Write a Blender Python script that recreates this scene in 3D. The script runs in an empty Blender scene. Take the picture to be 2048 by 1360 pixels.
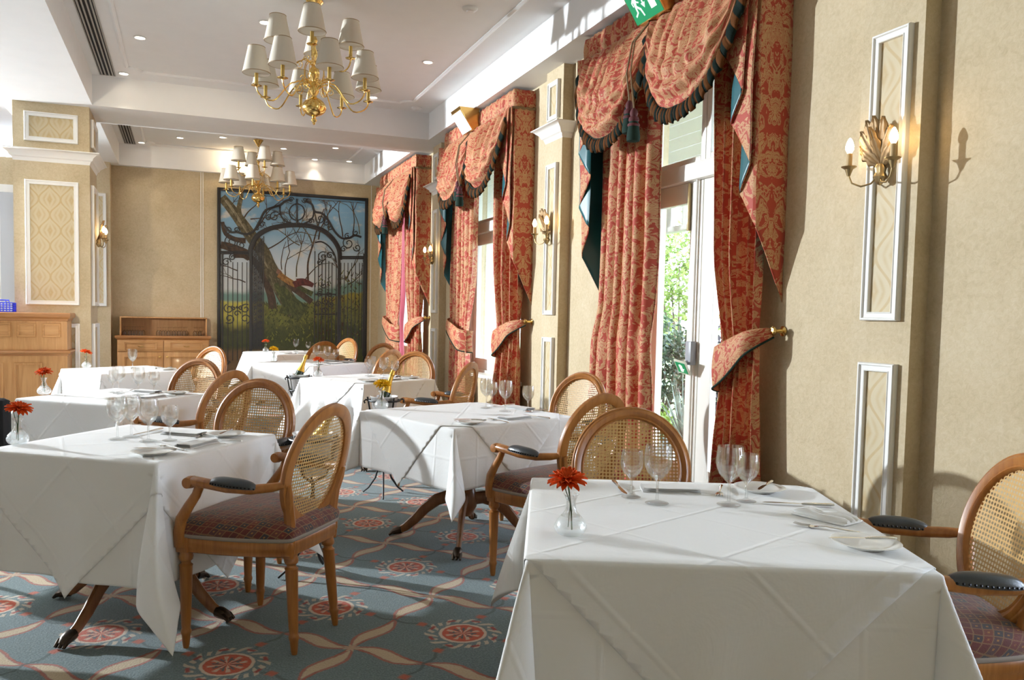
import bpy, bmesh, math, random
from math import sin, cos, pi, radians, sqrt, atan2, exp
from mathutils import Vector, Matrix
SC = bpy.context.scene
COL = SC.collection
random.seed(7)
# ---------------------------------------------------------------- mesh builder
def V(*a): return Vector(a)
class MB:
    def __init__(s):
        s.v = []; s.f = []; s.m = []; s.uv = []; s.hasuv = False
    def add(s, vs, fs, mat=0, uvs=None):
        o = len(s.v); s.v += [tuple(v) for v in vs]
        for i, f in enumerate(fs):
            s.f.append([o + k for k in f]); s.m.append(mat)
            if uvs: s.hasuv = True; s.uv.append([uvs[k] for k in f])
            else: s.uv.append(None)
        return s
    def box(s, a, b, mat=0, M=None, skip=''):
        x0, y0, z0 = a; x1, y1, z1 = b
        vs = [V(x0,y0,z0),V(x1,y0,z0),V(x1,y1,z0),V(x0,y1,z0),V(x0,y0,z1),V(x1,y0,z1),V(x1,y1,z1),V(x0,y1,z1)]
        if M: vs = [M @ v for v in vs]
        fs = [(0,3,2,1),(4,5,6,7),(0,1,5,4),(1,2,6,5),(2,3,7,6),(3,0,4,7)]
        return s.add(vs, fs, mat)
    def cbox(s, c, d, mat=0, M=None):
        return s.box([c[i]-d[i]/2 for i in range(3)], [c[i]+d[i]/2 for i in range(3)], mat, M)
    def bbox(s, a, b, r=.01, mat=0, M=None):
        """box with chamfered edges"""
        bm = bmesh.new(); bmesh.ops.create_cube(bm, size=1)
        d = [b[i]-a[i] for i in range(3)]; c = [(a[i]+b[i])/2 for i in range(3)]
        for v in bm.verts: v.co = V(v.co.x*d[0]+c[0], v.co.y*d[1]+c[1], v.co.z*d[2]+c[2])
        bmesh.ops.bevel(bm, geom=bm.edges[:], offset=min(r, min(d)*.45), segments=2, affect='EDGES', profile=.5)
        return s.addbm(bm, mat, M)
    def addbm(s, bm, mat=0, M=None):
        bm.verts.index_update()
        vs = [(M @ v.co) if M else v.co.copy() for v in bm.verts]
        fs = [[v.index for v in f.verts] for f in bm.faces]
        bm.free(); return s.add(vs, fs, mat)
    def prism(s, poly, h0, h1, mat=0, M=None):
        """2-D polygon (x,y) extruded in z"""
        n = len(poly)
        vs = [V(p[0], p[1], h0) for p in poly] + [V(p[0], p[1], h1) for p in poly]
        if M: vs = [M @ v for v in vs]
        fs = [list(range(n))[::-1], list(range(n, 2*n))] + [(i, (i+1) % n, n+(i+1) % n, n+i) for i in range(n)]
        return s.add(vs, fs, mat)
    def lathe(s, prof, seg=24, M=None, mat=0, a0=0, a1=2*pi, wob=None):
        closed = abs(a1-a0-2*pi) < 1e-6
        na = seg if closed else seg+1
        vs = []
        for (r, z) in prof:
            for i in range(na):
                a = a0 + (a1-a0)*i/seg
                k = wob(a, z) if wob else 1
                v = V(r*k*cos(a), r*k*sin(a), z); vs.append(M @ v if M else v)
        fs = []
        for j in range(len(prof)-1):
            for i in range(seg):
                i2 = (i+1) % na
                fs.append((j*na+i, j*na+i2, (j+1)*na+i2, (j+1)*na+i))
        if closed:
            if prof[0][0] > 1e-6: fs.append([i for i in range(na)][::-1])
            if prof[-1][0] > 1e-6: fs.append([(len(prof)-1)*na+i for i in range(na)])
        return s.add(vs, fs, mat)
    def tube(s, pts, r, seg=8, mat=0, closed=False, M=None, cap=True, sec=None, up=None):
        """sweep; r: radius or list; sec: optional (a,b) semi axes list/tuple"""
        P = [V(*p) for p in pts]; n = len(P)
        if n < 2: return s
        T = []
        for i in range(n):
            a = P[(i-1) % n] if (closed or i > 0) else P[i]; b = P[(i+1) % n] if (closed or i < n-1) else P[i]
            t = (b-a); T.append(t.normalized() if t.length > 1e-9 else V(0,0,1))
        N = up.copy() if up else (V(0,0,1) if abs(T[0].z) < .9 else V(1,0,0))
        vs = []; 
        for i in range(n):
            N = (N - T[i]*N.dot(T[i]))
            if N.length < 1e-6: N = T[i].orthogonal()
            N.normalize(); B = T[i].cross(N)
            ri = r[i] if isinstance(r, (list, tuple)) else r
            sa, sb = (1, 1) if sec is None else (sec[i] if isinstance(sec, list) else sec)
            for k in range(seg):
                a = 2*pi*k/seg
                v = P[i] + N*(ri*sa*cos(a)) + B*(ri*sb*sin(a)); vs.append(M @ v if M else v)
        fs = []
        for i in range(n if closed else n-1):
            j = (i+1) % n
            for k in range(seg):
                k2 = (k+1) % seg; fs.append((i*seg+k, i*seg+k2, j*seg+k2, j*seg+k))
        if not closed and cap:
            fs.append(list(range(seg))[::-1]); fs.append([(n-1)*seg+k for k in range(seg)])
        return s.add(vs, fs, mat)
    def grid(s, fn, nu, nv, mat=0, M=None, uv=None, matfn=None):
        vs = []; uvs = []
        for j in range(nv+1):
            for i in range(nu+1):
                p = fn(i/nu, j/nv); v = V(*p[:3]); vs.append(M @ v if M else v)
                if uv: uvs.append(uv(i/nu, j/nv))
        o = len(s.v); s.v += [tuple(v) for v in vs]
        for j in range(nv):
            for i in range(nu):
                q = [j*(nu+1)+i, j*(nu+1)+i+1, (j+1)*(nu+1)+i+1, (j+1)*(nu+1)+i]
                s.f.append([o+k for k in q]); s.m.append(matfn(i/nu, j/nv) if matfn else mat)
                if uv: s.hasuv = True; s.uv.append([uvs[k] for k in q])
                else: s.uv.append(None)
        return s
    def sphere(s, c, r, seg=14, rings=9, mat=0, M=None, sc=(1,1,1)):
        prof = [(max(1e-7, r*sin(pi*i/rings)), -r*cos(pi*i/rings)) for i in range(rings+1)]
        T = Matrix.Translation(c) @ Matrix.Diagonal((*sc, 1))
        return s.lathe(prof, seg, (M @ T) if M else T, mat)
    def build(s, name, mats, parent=None, smooth=35, loc=None, solid=None, weld=True):
        me = bpy.data.meshes.new(name)
        me.from_pydata(s.v, [], s.f); 
        if not isinstance(mats, (list, tuple)): mats = [mats]
        for m in mats: me.materials.append(m)
        me.polygons.foreach_set('material_index', s.m)
        if s.hasuv:
            l = me.uv_layers.new(name='UVMap'); k = 0
            for p, u in zip(me.polygons, s.uv):
                for j, li in enumerate(p.loop_indices):
                    l.data[li].uv = u[j] if u else (0, 0)
        me.validate(); me.update()
        if smooth:
            me.polygons.foreach_set('use_smooth', [True]*len(me.polygons))
            try: me.set_sharp_from_angle(angle=radians(smooth))
            except Exception: pass
        o = bpy.data.objects.new(name, me); COL.objects.link(o)
        if parent: o.parent = parent
        if loc: o.location = loc
        if solid:
            md = o.modifiers.new('thickness', 'SOLIDIFY'); md.thickness = solid[0]; md.offset = solid[1]
            if len(solid) > 2: md.material_offset = solid[2]; md.material_offset_rim = 0
        return o
def tag(o, label=None, cat=None, group=None, kind=None):
    if label: o['label'] = label
    if cat: o['category'] = cat
    if group: o['group'] = group
    if kind: o['kind'] = kind
    return o
def thing(name, label, cat, loc=(0,0,0), rz=0, group=None):
    o = bpy.data.objects.new(name, None); COL.objects.link(o)
    o.empty_display_size = .1
    o.location = loc; o.rotation_euler = (0, 0, rz)
    return tag(o, label, cat, group)
def struct(name, mb, mats, parent=None, smooth=30, label=None, **k):
    o = mb.build(name, mats, parent, smooth, **k)
    if not parent: o['kind'] = 'structure'
    if label: o['label'] = label
    return o
KIDS = {}
def dup(root, loc, rz, label, group=None):
    def cp(o, par):
        c = o.copy(); COL.objects.link(c)
        if par: c.parent = par
        for ch in list(o.children):
            if ch is not c: cp(ch, c)
        return c
    r = cp(root, None)
    r.location = loc; r.rotation_euler = (0, 0, rz); r['label'] = label
    if group: r['group'] = group
    return r
def RZ(a): return Matrix.Rotation(a, 4, 'Z')
def RX(a): return Matrix.Rotation(a, 4, 'X')
def RY(a): return Matrix.Rotation(a, 4, 'Y')
def TR(*p): return Matrix.Translation(p)
# ---------------------------------------------------------------- node maths
class E:
    def __init__(s, g, k): s.g = g; s.k = k
    def _b(s, o, op, sw=False):
        a, b = (o, s) if sw else (s, o); return s.g.math(op, a, b)
    def __add__(s, o): return s._b(o, 'ADD')
    def __radd__(s, o): return s._b(o, 'ADD')
    def __sub__(s, o): return s._b(o, 'SUBTRACT')
    def __rsub__(s, o): return s._b(o, 'SUBTRACT', True)
    def __mul__(s, o): return s._b(o, 'MULTIPLY')
    def __rmul__(s, o): return s._b(o, 'MULTIPLY')
    def __truediv__(s, o): return s._b(o, 'DIVIDE')
    def __neg__(s): return s*-1
class G:
    def __init__(s, name):
        s.m = bpy.data.materials.new(name); s.m.use_nodes = True; s.nt = s.m.node_tree; s.nt.nodes.clear()
        s.out = s.nt.nodes.new('ShaderNodeOutputMaterial')
    def n(s, t): return s.nt.nodes.new(t)
    def put(s, sock, v):
        if isinstance(v, E): s.nt.links.new(v.k, sock)
        elif hasattr(v, 'is_output'): s.nt.links.new(v, sock)
        elif isinstance(v, (tuple, list)) and len(v) == 3 and sock.type == 'RGBA': sock.default_value = (*v, 1)
        else: sock.default_value = v
    def math(s, op, a, b=None, c=None):
        n = s.n('ShaderNodeMath'); n.operation = op
        s.put(n.inputs[0], a)
        if b is not None: s.put(n.inputs[1], b)
        if c is not None: s.put(n.inputs[2], c)
        return E(s, n.outputs[0])
    def sin(s, a): return s.math('SINE', a)
    def abs(s, a): return s.math('ABSOLUTE', a)
    def frac(s, a): return s.math('FRACT', a)
    def floor(s, a): return s.math('FLOOR', a)
    def sqrt(s, a): return s.math('SQRT', a)
    def min(s, a, b): return s.math('MINIMUM', a, b)
    def max(s, a, b): return s.math('MAXIMUM', a, b)
    def atan2(s, a, b): return s.math('ARCTAN2', a, b)
    def lt(s, a, b): return s.math('LESS_THAN', a, b)
    def ss(s, a, e0, e1):
        n = s.n('ShaderNodeMapRange'); n.interpolation_type = 'SMOOTHSTEP'; n.clamp = True
        s.put(n.inputs[0], a); n.inputs[1].default_value = e0; n.inputs[2].default_value = e1
        n.inputs[3].default_value = 0; n.inputs[4].default_value = 1
        return E(s, n.outputs[0])
    def band(s, a, c, w, soft=.2):
        return 1 - s.ss(s.abs(a - c), w*(1-soft), w*(1+soft))
    def coord(s, kind='Object'):
        n = s.n('ShaderNodeTexCoord'); return n.outputs[kind]
    def pos(s): return s.n('ShaderNodeNewGeometry').outputs['Position']
    def xyz(s, sock):
        n = s.n('ShaderNodeSeparateXYZ'); s.nt.links.new(sock, n.inputs[0])
        return [E(s, n.outputs[i]) for i in range(3)]
    def vec(s, x, y, z=0.):
        n = s.n('ShaderNodeCombineXYZ')
        for i, v in enumerate((x, y, z)): s.put(n.inputs[i], v)
        return n.outputs[0]
    def noise(s, v, scale, detail=3, rough=.5, dist=0, col=False):
        n = s.n('ShaderNodeTexNoise')
        if v is not None: s.nt.links.new(v, n.inputs['Vector'])
        n.inputs['Scale'].default_value = scale; n.inputs['Detail'].default_value = detail
        n.inputs['Roughness'].default_value = rough; n.inputs['Distortion'].default_value = dist
        return n.outputs['Color'] if col else E(s, n.outputs[0])
    def voro(s, v, scale, out='Distance', feat='F1'):
        n = s.n('ShaderNodeTexVoronoi'); n.feature = feat
        if v is not None: s.nt.links.new(v, n.inputs['Vector'])
        n.inputs['Scale'].default_value = scale
        return E(s, n.outputs[out])
    def mix(s, f, a, b):
        n = s.n('ShaderNodeMix'); n.data_type = 'RGBA'
        s.put(n.inputs[0], f); s.put(n.inputs[6], a); s.put(n.inputs[7], b)
        return n.outputs[2]
    def ramp(s, f, stops):
        n = s.n('ShaderNodeValToRGB'); s.put(n.inputs[0], f)
        el = n.color_ramp.elements
        while len(el) < len(stops): el.new(.5)
        for e, (p, c) in zip(el, stops): e.position = p; e.color = (*c, 1)
        return n.outputs[0]
    def bump(s, h, strength=.3, dist=.01):
        n = s.n('ShaderNodeBump'); s.put(n.inputs['Height'], h)
        n.inputs['Strength'].default_value = strength; n.inputs['Distance'].default_value = dist
        return n.outputs[0]
    def bsdf(s, color, rough=.6, metal=0., normal=None, spec=.5, sheen=0, trans=0, coat=0, emit=None, es=0, alpha=None):
        n = s.n('ShaderNodeBsdfPrincipled')
        s.put(n.inputs['Base Color'], color); s.put(n.inputs['Roughness'], rough); n.inputs['Metallic'].default_value = metal
        n.inputs['Specular IOR Level'].default_value = spec
        if normal is not None: s.put(n.inputs['Normal'], normal)
        if sheen: n.inputs['Sheen Weight'].default_value = sheen
        if trans: n.inputs['Transmission Weight'].default_value = trans
        if coat: n.inputs['Coat Weight'].default_value = coat; n.inputs['Coat Roughness'].default_value = .12
        if emit is not None: s.put(n.inputs['Emission Color'], emit); n.inputs['Emission Strength'].default_value = es
        if alpha is not None: s.put(n.inputs['Alpha'], alpha)
        return n.outputs[0]
    def mixsh(s, f, a, b):
        n = s.n('ShaderNodeMixShader'); s.put(n.inputs[0], f); s.nt.links.new(a, n.inputs[1]); s.nt.links.new(b, n.inputs[2])
        return n.outputs[0]
    def sh(s, t, color=None, **k):
        n = s.n('ShaderNodeBsdf'+t)
        if color is not None: s.put(n.inputs['Color'], color)
        for kk, v in k.items(): s.put(n.inputs[kk], v)
        return n.outputs[0]
    def done(s, surf):
        s.nt.links.new(surf, s.out.inputs[0]); return s.m
def plain(name, color, rough=.6, metal=0, **k):
    g = G(name); return g.done(g.bsdf(color, rough, metal, **k))
M = {}
# ---- plaster / paint / paper
def _():
    g = G('white_plaster'); c = g.coord(); nz = g.noise(c, 6, 4)
    M['plaster'] = g.done(g.bsdf(g.mix(nz, (.81,.81,.805), (.86,.86,.855)), .8, normal=g.bump(g.noise(c, 60, 3), .05, .004)))
    M['trim'] = plain('white_satin_paint', (.83,.82,.79), .55, spec=.3)
    M['window_paint'] = plain('cream_window_paint', (.80,.78,.72), .35)
    g = G('cream_wallpaper'); c = g.pos(); a = g.noise(c, 3.2, 5, .65, .4); b = g.noise(c, 42, 4, .7, .6)
    f = a*.45 + b*.55
    M['paper'] = g.done(g.bsdf(g.ramp(f, [(.30,(.445,.35,.205)),(.5,(.55,.445,.285)),(.70,(.625,.525,.365))]), .72, normal=g.bump(b, .25, .006)))
    # ogee damask panel
    g = G('damask_panel_paper'); x, y, z = g.xyz(g.coord())
    u = (x+y)*(1/.20); v = z*(1/.32)
    def ogee(du, dv):
        uu = g.abs(g.frac(u+du)-.5); vv = g.frac(v+dv)-.5
        r = uu*2.0 - g.math('COSINE', vv*(2*pi))*.5 - .5
        leaf = g.sin(uu*26 + g.abs(vv)*18)*.5+.5
        line = g.band(r, .0, .09, .5)
        core = g.ss(r, -.25, -.55)*leaf
        return g.max(line, core)
    d = g.max(ogee(0, 0), ogee(.5, .5)*.8)
    nz = g.noise(g.coord(), 30, 3)
    M['damask_panel'] = g.done(g.bsdf(g.mix(d*(.45+nz*.6), (.57,.48,.31), (.49,.345,.16)), .6))
_()
# ---- carpet
def _():
    g = G('patterned_carpet'); P = g.pos(); x, y, z = g.xyz(P)
    jx = g.noise(P, 45, 2)-.5; jy = g.noise(g.vec(y, x, 3.3), 45, 2)-.5
    x = x + jx*.012; y = y + jy*.012
    L = 0.912
    U = ((x-.145)+(y-3.06))/L; W = ((y-3.06)-(x-.145))/L
    U0 = g.frac(U+.5)-.5; W0 = g.frac(W+.5)-.5
    r = g.sqrt(U0*U0+W0*W0); th = g.atan2(W0, U0)
    def over(base, col, f): return g.mix(f, base, col)
    nz = g.noise(P, 130, 2); fl = g.voro(P, 85)
    col = g.mix(g.ss(nz, .35, .65), (.106,.152,.160), (.158,.215,.220))
    col = over(col, (.27,.32,.31), (1-g.ss(fl, .14, .26))*.6)
    # leaf chains along cell borders
    def chain(a, b, sg):
        t = a*2                          # -1..1 , star at |a|=.5, node at 0
        bb = g.abs(b)-.5                 # distance from border (signed inside)
        off = g.math('MULTIPLY', g.math('SUBTRACT', .5, g.abs(b)), g.math('SIGN', b))*-1
        env = g.sin(g.abs(t)*pi)
        c = g.sin(t*(2*pi))*.026*sg
        d = off - c
        w = g.math('POWER', env, 1.2)*.050
        leaf = g.ss(w - g.abs(d), .0, .010)*g.ss(env, .12, .3)
        edge = g.band(g.abs(d)-w, .006, .010, .5)
        stem = g.band(off + c*.5, 0, .008, .5)
        return leaf, edge, stem
    for (a, b, sg) in ((U0, W0, 1.), (W0, U0, -1.)):
        lf, ed, st = chain(a, b, sg)
        near = g.ss(g.abs(b), .36, .40)
        col = over(col, (.05,.075,.08), st*near*.85)
        col = over(col, (.42,.095,.05), ed*near*.75)
        col = over(col, g.mix(nz, (.42,.31,.19), (.60,.48,.32)), lf*near)
    # small star at cell corners
    us = .5-g.abs(U0); ws = .5-g.abs(W0); rs = g.sqrt(us*us+ws*ws); ts = g.atan2(ws, us)
    star = 1-g.ss(rs - (g.abs(g.math('COSINE', ts*4))*.035+.012), 0, .012)
    col = over(col, (.50,.40,.26), star*.7)
    # vines from nodes to the medallion
    for (a, b) in ((U0, W0), (W0, U0)):
        wv = a - g.sin(g.abs(b)*26)*.016
        vine = g.band(wv, 0, .011, .5)*g.ss(g.abs(b), .22, .25)
        bud = g.band(wv, 0, .028, .5)*g.ss(g.sin(g.abs(b)*26), .55, .9)*g.ss(g.abs(b), .24, .27)
        col = over(col, (.06,.09,.09), vine*.8); col = over(col, (.42,.10,.055), bud)
    # wreath
    wl = g.sin(th*20 + r*70); rr = g.abs(r - .205 - g.sin(th*10)*.012)
    wreath = (1-g.ss(rr, .022, .034))*g.ss(wl, -.35, .25)
    col = over(col, (.52,.43,.33), wreath*.9)
    wl2 = g.sin(th*8+1.2); col = over(col, (.30,.05,.04), g.band(r, .212, .012, .6)*g.ss(wl2, .2, .7))
    ring = g.band(r, .141, .011, .5); col = over(col, (.60,.47,.36), ring)
    disc = 1-g.ss(r, .128, .136); col = over(col, (.50,.085,.035), disc)
    sp = g.abs(g.math('COSINE', th*4)); rays = g.ss(sp, .80, .93)*disc*g.ss(r, .118, .10)
    col = over(col, (.58,.42,.30), rays*.9)
    rays2 = g.ss(g.abs(g.sin(th*4)), .86, .96)*g.ss(r, .095, .08)*g.ss(r, .012, .03)
    col = over(col, (.055,.085,.09), rays2*disc*.9)
    col = over(col, (.055,.085,.09), g.band(r, .06, .007, .5)*g.ss(g.sin(th*8), -.2, .3)*.8)
    M['carpet'] = g.done(g.bsdf(col, .95, normal=g.bump(nz, .5, .006), spec=.15, sheen=.2))
_()
# ---- woods
def wood(name, c0, c1, c2, axis='x', scale=1., rough=.35, coat=.25):
    g = G(name); x, y, z = g.xyz(g.coord())
    s = {'x': (.9,14,14), 'y': (14,.9,14), 'z': (14,14,.9)}[axis]
    v = g.vec(x*s[0]*scale, y*s[1]*scale, z*s[2]*scale)
    a = g.noise(v, 2.2, 5, .6, 1.2); b = g.noise(v, 9, 3, .7)
    f = a*.75+b*.25
    return g.done(g.bsdf(g.ramp(f, [(.30,c0),(.5,c1),(.7,c2)]), rough, coat=coat, normal=g.bump(b, .06, .003)))
def _():
    M['chair_wood'] = wood('honey_beech', (.235,.078,.014), (.36,.135,.027), (.45,.19,.045), 'z', .6)
    M['table_wood'] = wood('mahogany', (.16,.06,.02), (.26,.105,.035), (.34,.15,.055), 'z', .6)
    M['oak'] = wood('light_oak', (.40,.185,.055), (.52,.265,.095), (.60,.33,.13), 'x', .8, .45, .1)
    M['oak_v'] = wood('light_oak_upright', (.40,.185,.055), (.52,.265,.095), (.60,.33,.13), 'z', .8, .45, .1)
    M['oak_dark'] = wood('oak_moulding', (.30,.12,.035), (.40,.175,.055), (.48,.23,.08), 'x', .8, .4, .15)
    M['brass'] = plain('polished_brass', (.83,.58,.20), .16, 1.)
    M['old_brass'] = plain('aged_brass', (.42,.31,.16), .38, 1.)
    M['gilt'] = plain('gilt_leaf', (.30,.19,.085), .5, .35)
    M['dark_brass'] = plain('dark_claw_metal', (.07,.05,.035), .4, .8)
    M['chrome'] = plain('stainless_steel', (.72,.72,.72), .14, 1.)
    M['steel'] = plain('brushed_steel', (.74,.73,.71), .42, .65)
    M['silver'] = plain('silver_plate', (.80,.79,.77), .13, 1.)
    M['iron'] = plain('black_wrought_iron', (.012,.012,.014), .45)
    M['black'] = plain('black_fabric', (.012,.012,.014), .8)
    M['china'] = plain('white_china', (.84,.83,.80), .22)
    M['plastic_white'] = plain('white_plastic', (.78,.78,.76), .3)
    M['plastic_grey'] = plain('grey_plastic', (.30,.31,.34), .4)
    M['blue'] = plain('bright_blue_plastic', (.05,.09,.85), .4)
    g = G('dark_leather'); c = g.coord()
    M['leather'] = g.done(g.bsdf((.045,.05,.055), .32, normal=g.bump(g.voro(c, 260), .12, .002)))
    M['stud'] = plain('black_studs', (.01,.01,.012), .3, .6)
    # cane work : octagonal holes
    g = G('woven_cane'); u, v, w = g.xyz(g.coord('UV'))
    p = .0135
    a = g.abs(g.frac(u/p)-.5); b = g.abs(g.frac(v/p)-.5)
    oc = g.max(g.max(a, b), (a+b)*.72)
    hole = g.lt(oc, .335)
    nz = g.noise(g.coord('UV'), 300, 2)
    strand = g.sin(u*(2*pi/p)*3)*g.sin(v*(2*pi/p)*3)
    col = g.mix(nz*.6+strand*.15+.2, (.42,.235,.07), (.66,.42,.16))
    M['cane'] = g.done(g.mixsh(hole, g.bsdf(col, .45), g.sh('Transparent', (1,1,1))))
    # chair seat tapestry
    g = G('lattice_tapestry'); x, y, z = g.xyz(g.coord())
    p = .029
    xx = x + z*.9 + g.sin(y*70)*.0015; yy = y + z*.9 + g.sin(x*70)*.0015
    cu = xx/p; cv = yy/p
    a = g.abs(g.frac(cu)-.5); b = g.abs(g.frac(cv)-.5)
    line = g.ss(g.max(a, b), .415, .455)
    cell = g.vec(g.floor(cu), g.floor(cv), 0.)
    wn = g.n('ShaderNodeTexWhiteNoise'); g.nt.links.new(cell, wn.inputs['Vector']); h = E(g, wn.outputs['Value'])
    base = g.ramp(h, [(.0,(.10,.018,.014)),(.45,(.15,.028,.017)),(.55,(.04,.033,.038)),(.75,(.17,.04,.02)),(.9,(.045,.04,.045))])
    dot = (1-g.ss(g.max(a, b), .09, .14))*g.ss(h, .3, .5)
    col = g.mix(dot, g.mix(line, base, (.22,.11,.045)), (.32,.14,.035))
    M['tapestry'] = g.done(g.bsdf(col, .85, sheen=.3, normal=g.bump(g.noise(g.coord(), 300, 2), .3, .003)))
    M['braid'] = plain('grey_gimp_braid', (.30,.25,.21), .8)
_()
# ---- linen, glass, shades
def _():
    g = G('white_table_linen'); u, v, w = g.xyz(g.coord('UV'))
    wv = g.sin(u*2600)*g.sin(v*2600)
    fu = g.abs(g.frac(u/.30+.5)-.5)*.30; fv = g.abs(g.frac(v/.30+.5)-.5)*.30
    fold = g.max(1-g.ss(fu, .0, .012), 1-g.ss(fv, .0, .012))
    cr = g.noise(g.coord('UV'), 5, 4, .6, 1.0)
    M['linen'] = g.done(g.bsdf((.83,.825,.81), .75, sheen=.15, spec=.25, normal=g.bump(fold*.6+cr*1.6+wv*.02, .35, .006)))
    M['napkin'] = plain('white_napkin', (.87,.865,.855), .7, spec=.3)
    def glass(name, tint, edge, gl=1.):
        g = G(name)
        lw = g.n('ShaderNodeLayerWeight'); lw.inputs[0].default_value = .30
        fc = E(g, lw.outputs['Facing']); f5 = g.math('POWER', fc, 1.9)
        tr = g.sh('Transparent', g.mix(E(g, lw.outputs['Facing']), tint, edge))
        return g.done(g.mixsh((f5*.95+.05)*gl, tr, g.sh('Glossy', (1,1,1), Roughness=.02)))
    g = G('clear_glass'); gb = g.n('ShaderNodeBsdfGlass'); gb.inputs['IOR'].default_value = 1.47; gb.inputs['Roughness'].default_value = 0.
    M['glass'] = g.done(g.mixsh(.27, g.sh('Transparent', (.975,.985,.985)), gb.outputs[0]))
    M['pane'] = glass('window_glass', (.97,.98,.98), (.93,.95,.95), .35)
    g = G('frosted_cut_glass')
    nz = g.noise(g.coord(), 120, 2, .5, .5)
    nb = g.bump(nz, .5, .003)
    a = g.sh('Translucent', (.85,.88,.88), Normal=nb); b = g.sh('Glossy', (1,1,1), Roughness=.12, Normal=nb); t = g.sh('Transparent', (.93,.95,.95))
    M['cut_glass'] = g.done(g.mixsh(.36, t, g.mixsh(.40, a, b)))
    g = G('ivory_lamp_shade'); 
    M['shade'] = g.done(g.mixsh(.30, g.bsdf((.87,.81,.70), .75), g.sh('Translucent', (.85,.78,.62))))
    M['shade_trim'] = plain('shade_gold_trim', (.42,.30,.16), .6)
    M['candle'] = plain('gold_candle_sleeve', (.62,.42,.12), .3, .7)
    M['sleeve'] = plain('ivory_candle_sleeve', (.52,.36,.17), .6)
    def emit(name, c, st):
        g = G(name); n = g.n('ShaderNodeEmission'); n.inputs[0].default_value = (*c, 1); n.inputs[1].default_value = st
        return g.done(n.outputs[0])
    M['bulb'] = emit('glowing_bulb', (1.,.70,.36), 32)
    M['downlight'] = emit('downlight_lens', (1.,.85,.68), 14)
    M['sign_white'] = emit('lit_white_sign', (1.,1.,.96), 1.5)
    M['sign_green'] = plain('exit_green', (.0,.24,.09), .35, emit=(.0,.30,.12), es=.18)
    M['sign_fig'] = plain('exit_figure', (.80,.92,.80), .35, emit=(.8,.95,.82), es=.35)
    M['petal_red'] = plain('orange_red_petals', (.74,.085,.008), .6, spec=.2)
    M['petal_yellow'] = plain('yellow_petals', (.88,.52,.015), .6, spec=.2)
    M['flower_eye'] = plain('flower_eye', (.12,.03,.012), .8)
    M['flower_eye_y'] = plain('flower_eye_yellow', (.45,.20,.01), .8)
    M['stem'] = plain('green_stem', (.045,.09,.02), .6)
    M['foil'] = plain('gold_foil', (.75,.47,.09), .3, .85)
    M['bottle'] = plain('dark_green_bottle', (.01,.03,.012), .1, coat=.6)
_()
# ---- curtain damask
def _():
    g = G('red_gold_damask'); u, v, w = g.xyz(g.coord('UV'))
    R = .26
    cell = g.floor(u/R)
    uu = g.abs(g.frac(u/R)-.5)*R; vv = v + cell*.17
    c = g.vec(uu, vv, 0.)
    d1 = g.noise(c, 7.5, 2, .5, 0, True)
    dv = g.n('ShaderNodeVectorMath'); dv.operation = 'SCALE'; g.nt.links.new(d1, dv.inputs[0]); dv.inputs['Scale'].default_value = .16
    av = g.n('ShaderNodeVectorMath'); av.operation = 'ADD'; g.nt.links.new(c, av.inputs[0]); g.nt.links.new(dv.outputs[0], av.inputs[1])
    n1 = g.noise(av.outputs[0], 13, 2.5, .55, 1.6)
    body = g.ss(n1, .455, .485)
    vein = g.ss(g.abs(g.frac(n1*14)-.5), .10, .16)
    pat = body*vein
    fine = g.noise(g.coord('UV'), 400, 2)
    col = g.mix(pat, (.42,.066,.040), (.55,.32,.16))
    M['damask'] = g.done(g.bsdf(col, .6, sheen=.08, spec=.25, normal=g.bump(pat*.6+fine*.4, .12, .002)))
    M['teal'] = plain('teal_silk_lining', (.012,.105,.125), .35)
    M['pink_lining'] = plain('pink_curtain_lining', (.48,.09,.13), .6)
    g = G('green_orange_fringe'); u, v, w = g.xyz(g.coord('UV'))
    k = g.frac(u*22)
    colr = g.mix(g.ss(g.sin(u*44*2*pi/3), -.1, .2), (.006,.014,.011), (.12,.042,.010))
    M['fringe'] = g.done(g.bsdf(colr, .85, spec=.15, normal=g.bump(g.noise(g.vec(u*300, v*10), 1.5, 2), .6, .004)))
    M['rope'] = plain('twisted_rope', (.22,.14,.07), .75)
    M['tassel'] = plain('green_tassel', (.018,.038,.030), .85, spec=.15)
    M['tassel_red'] = plain('maroon_tassel_head', (.10,.02,.025), .8)
_()
WORLD, KEY, SPOT, DOWN, EXPO = 13.5, 5100, 750, 8, 0.36
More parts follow.
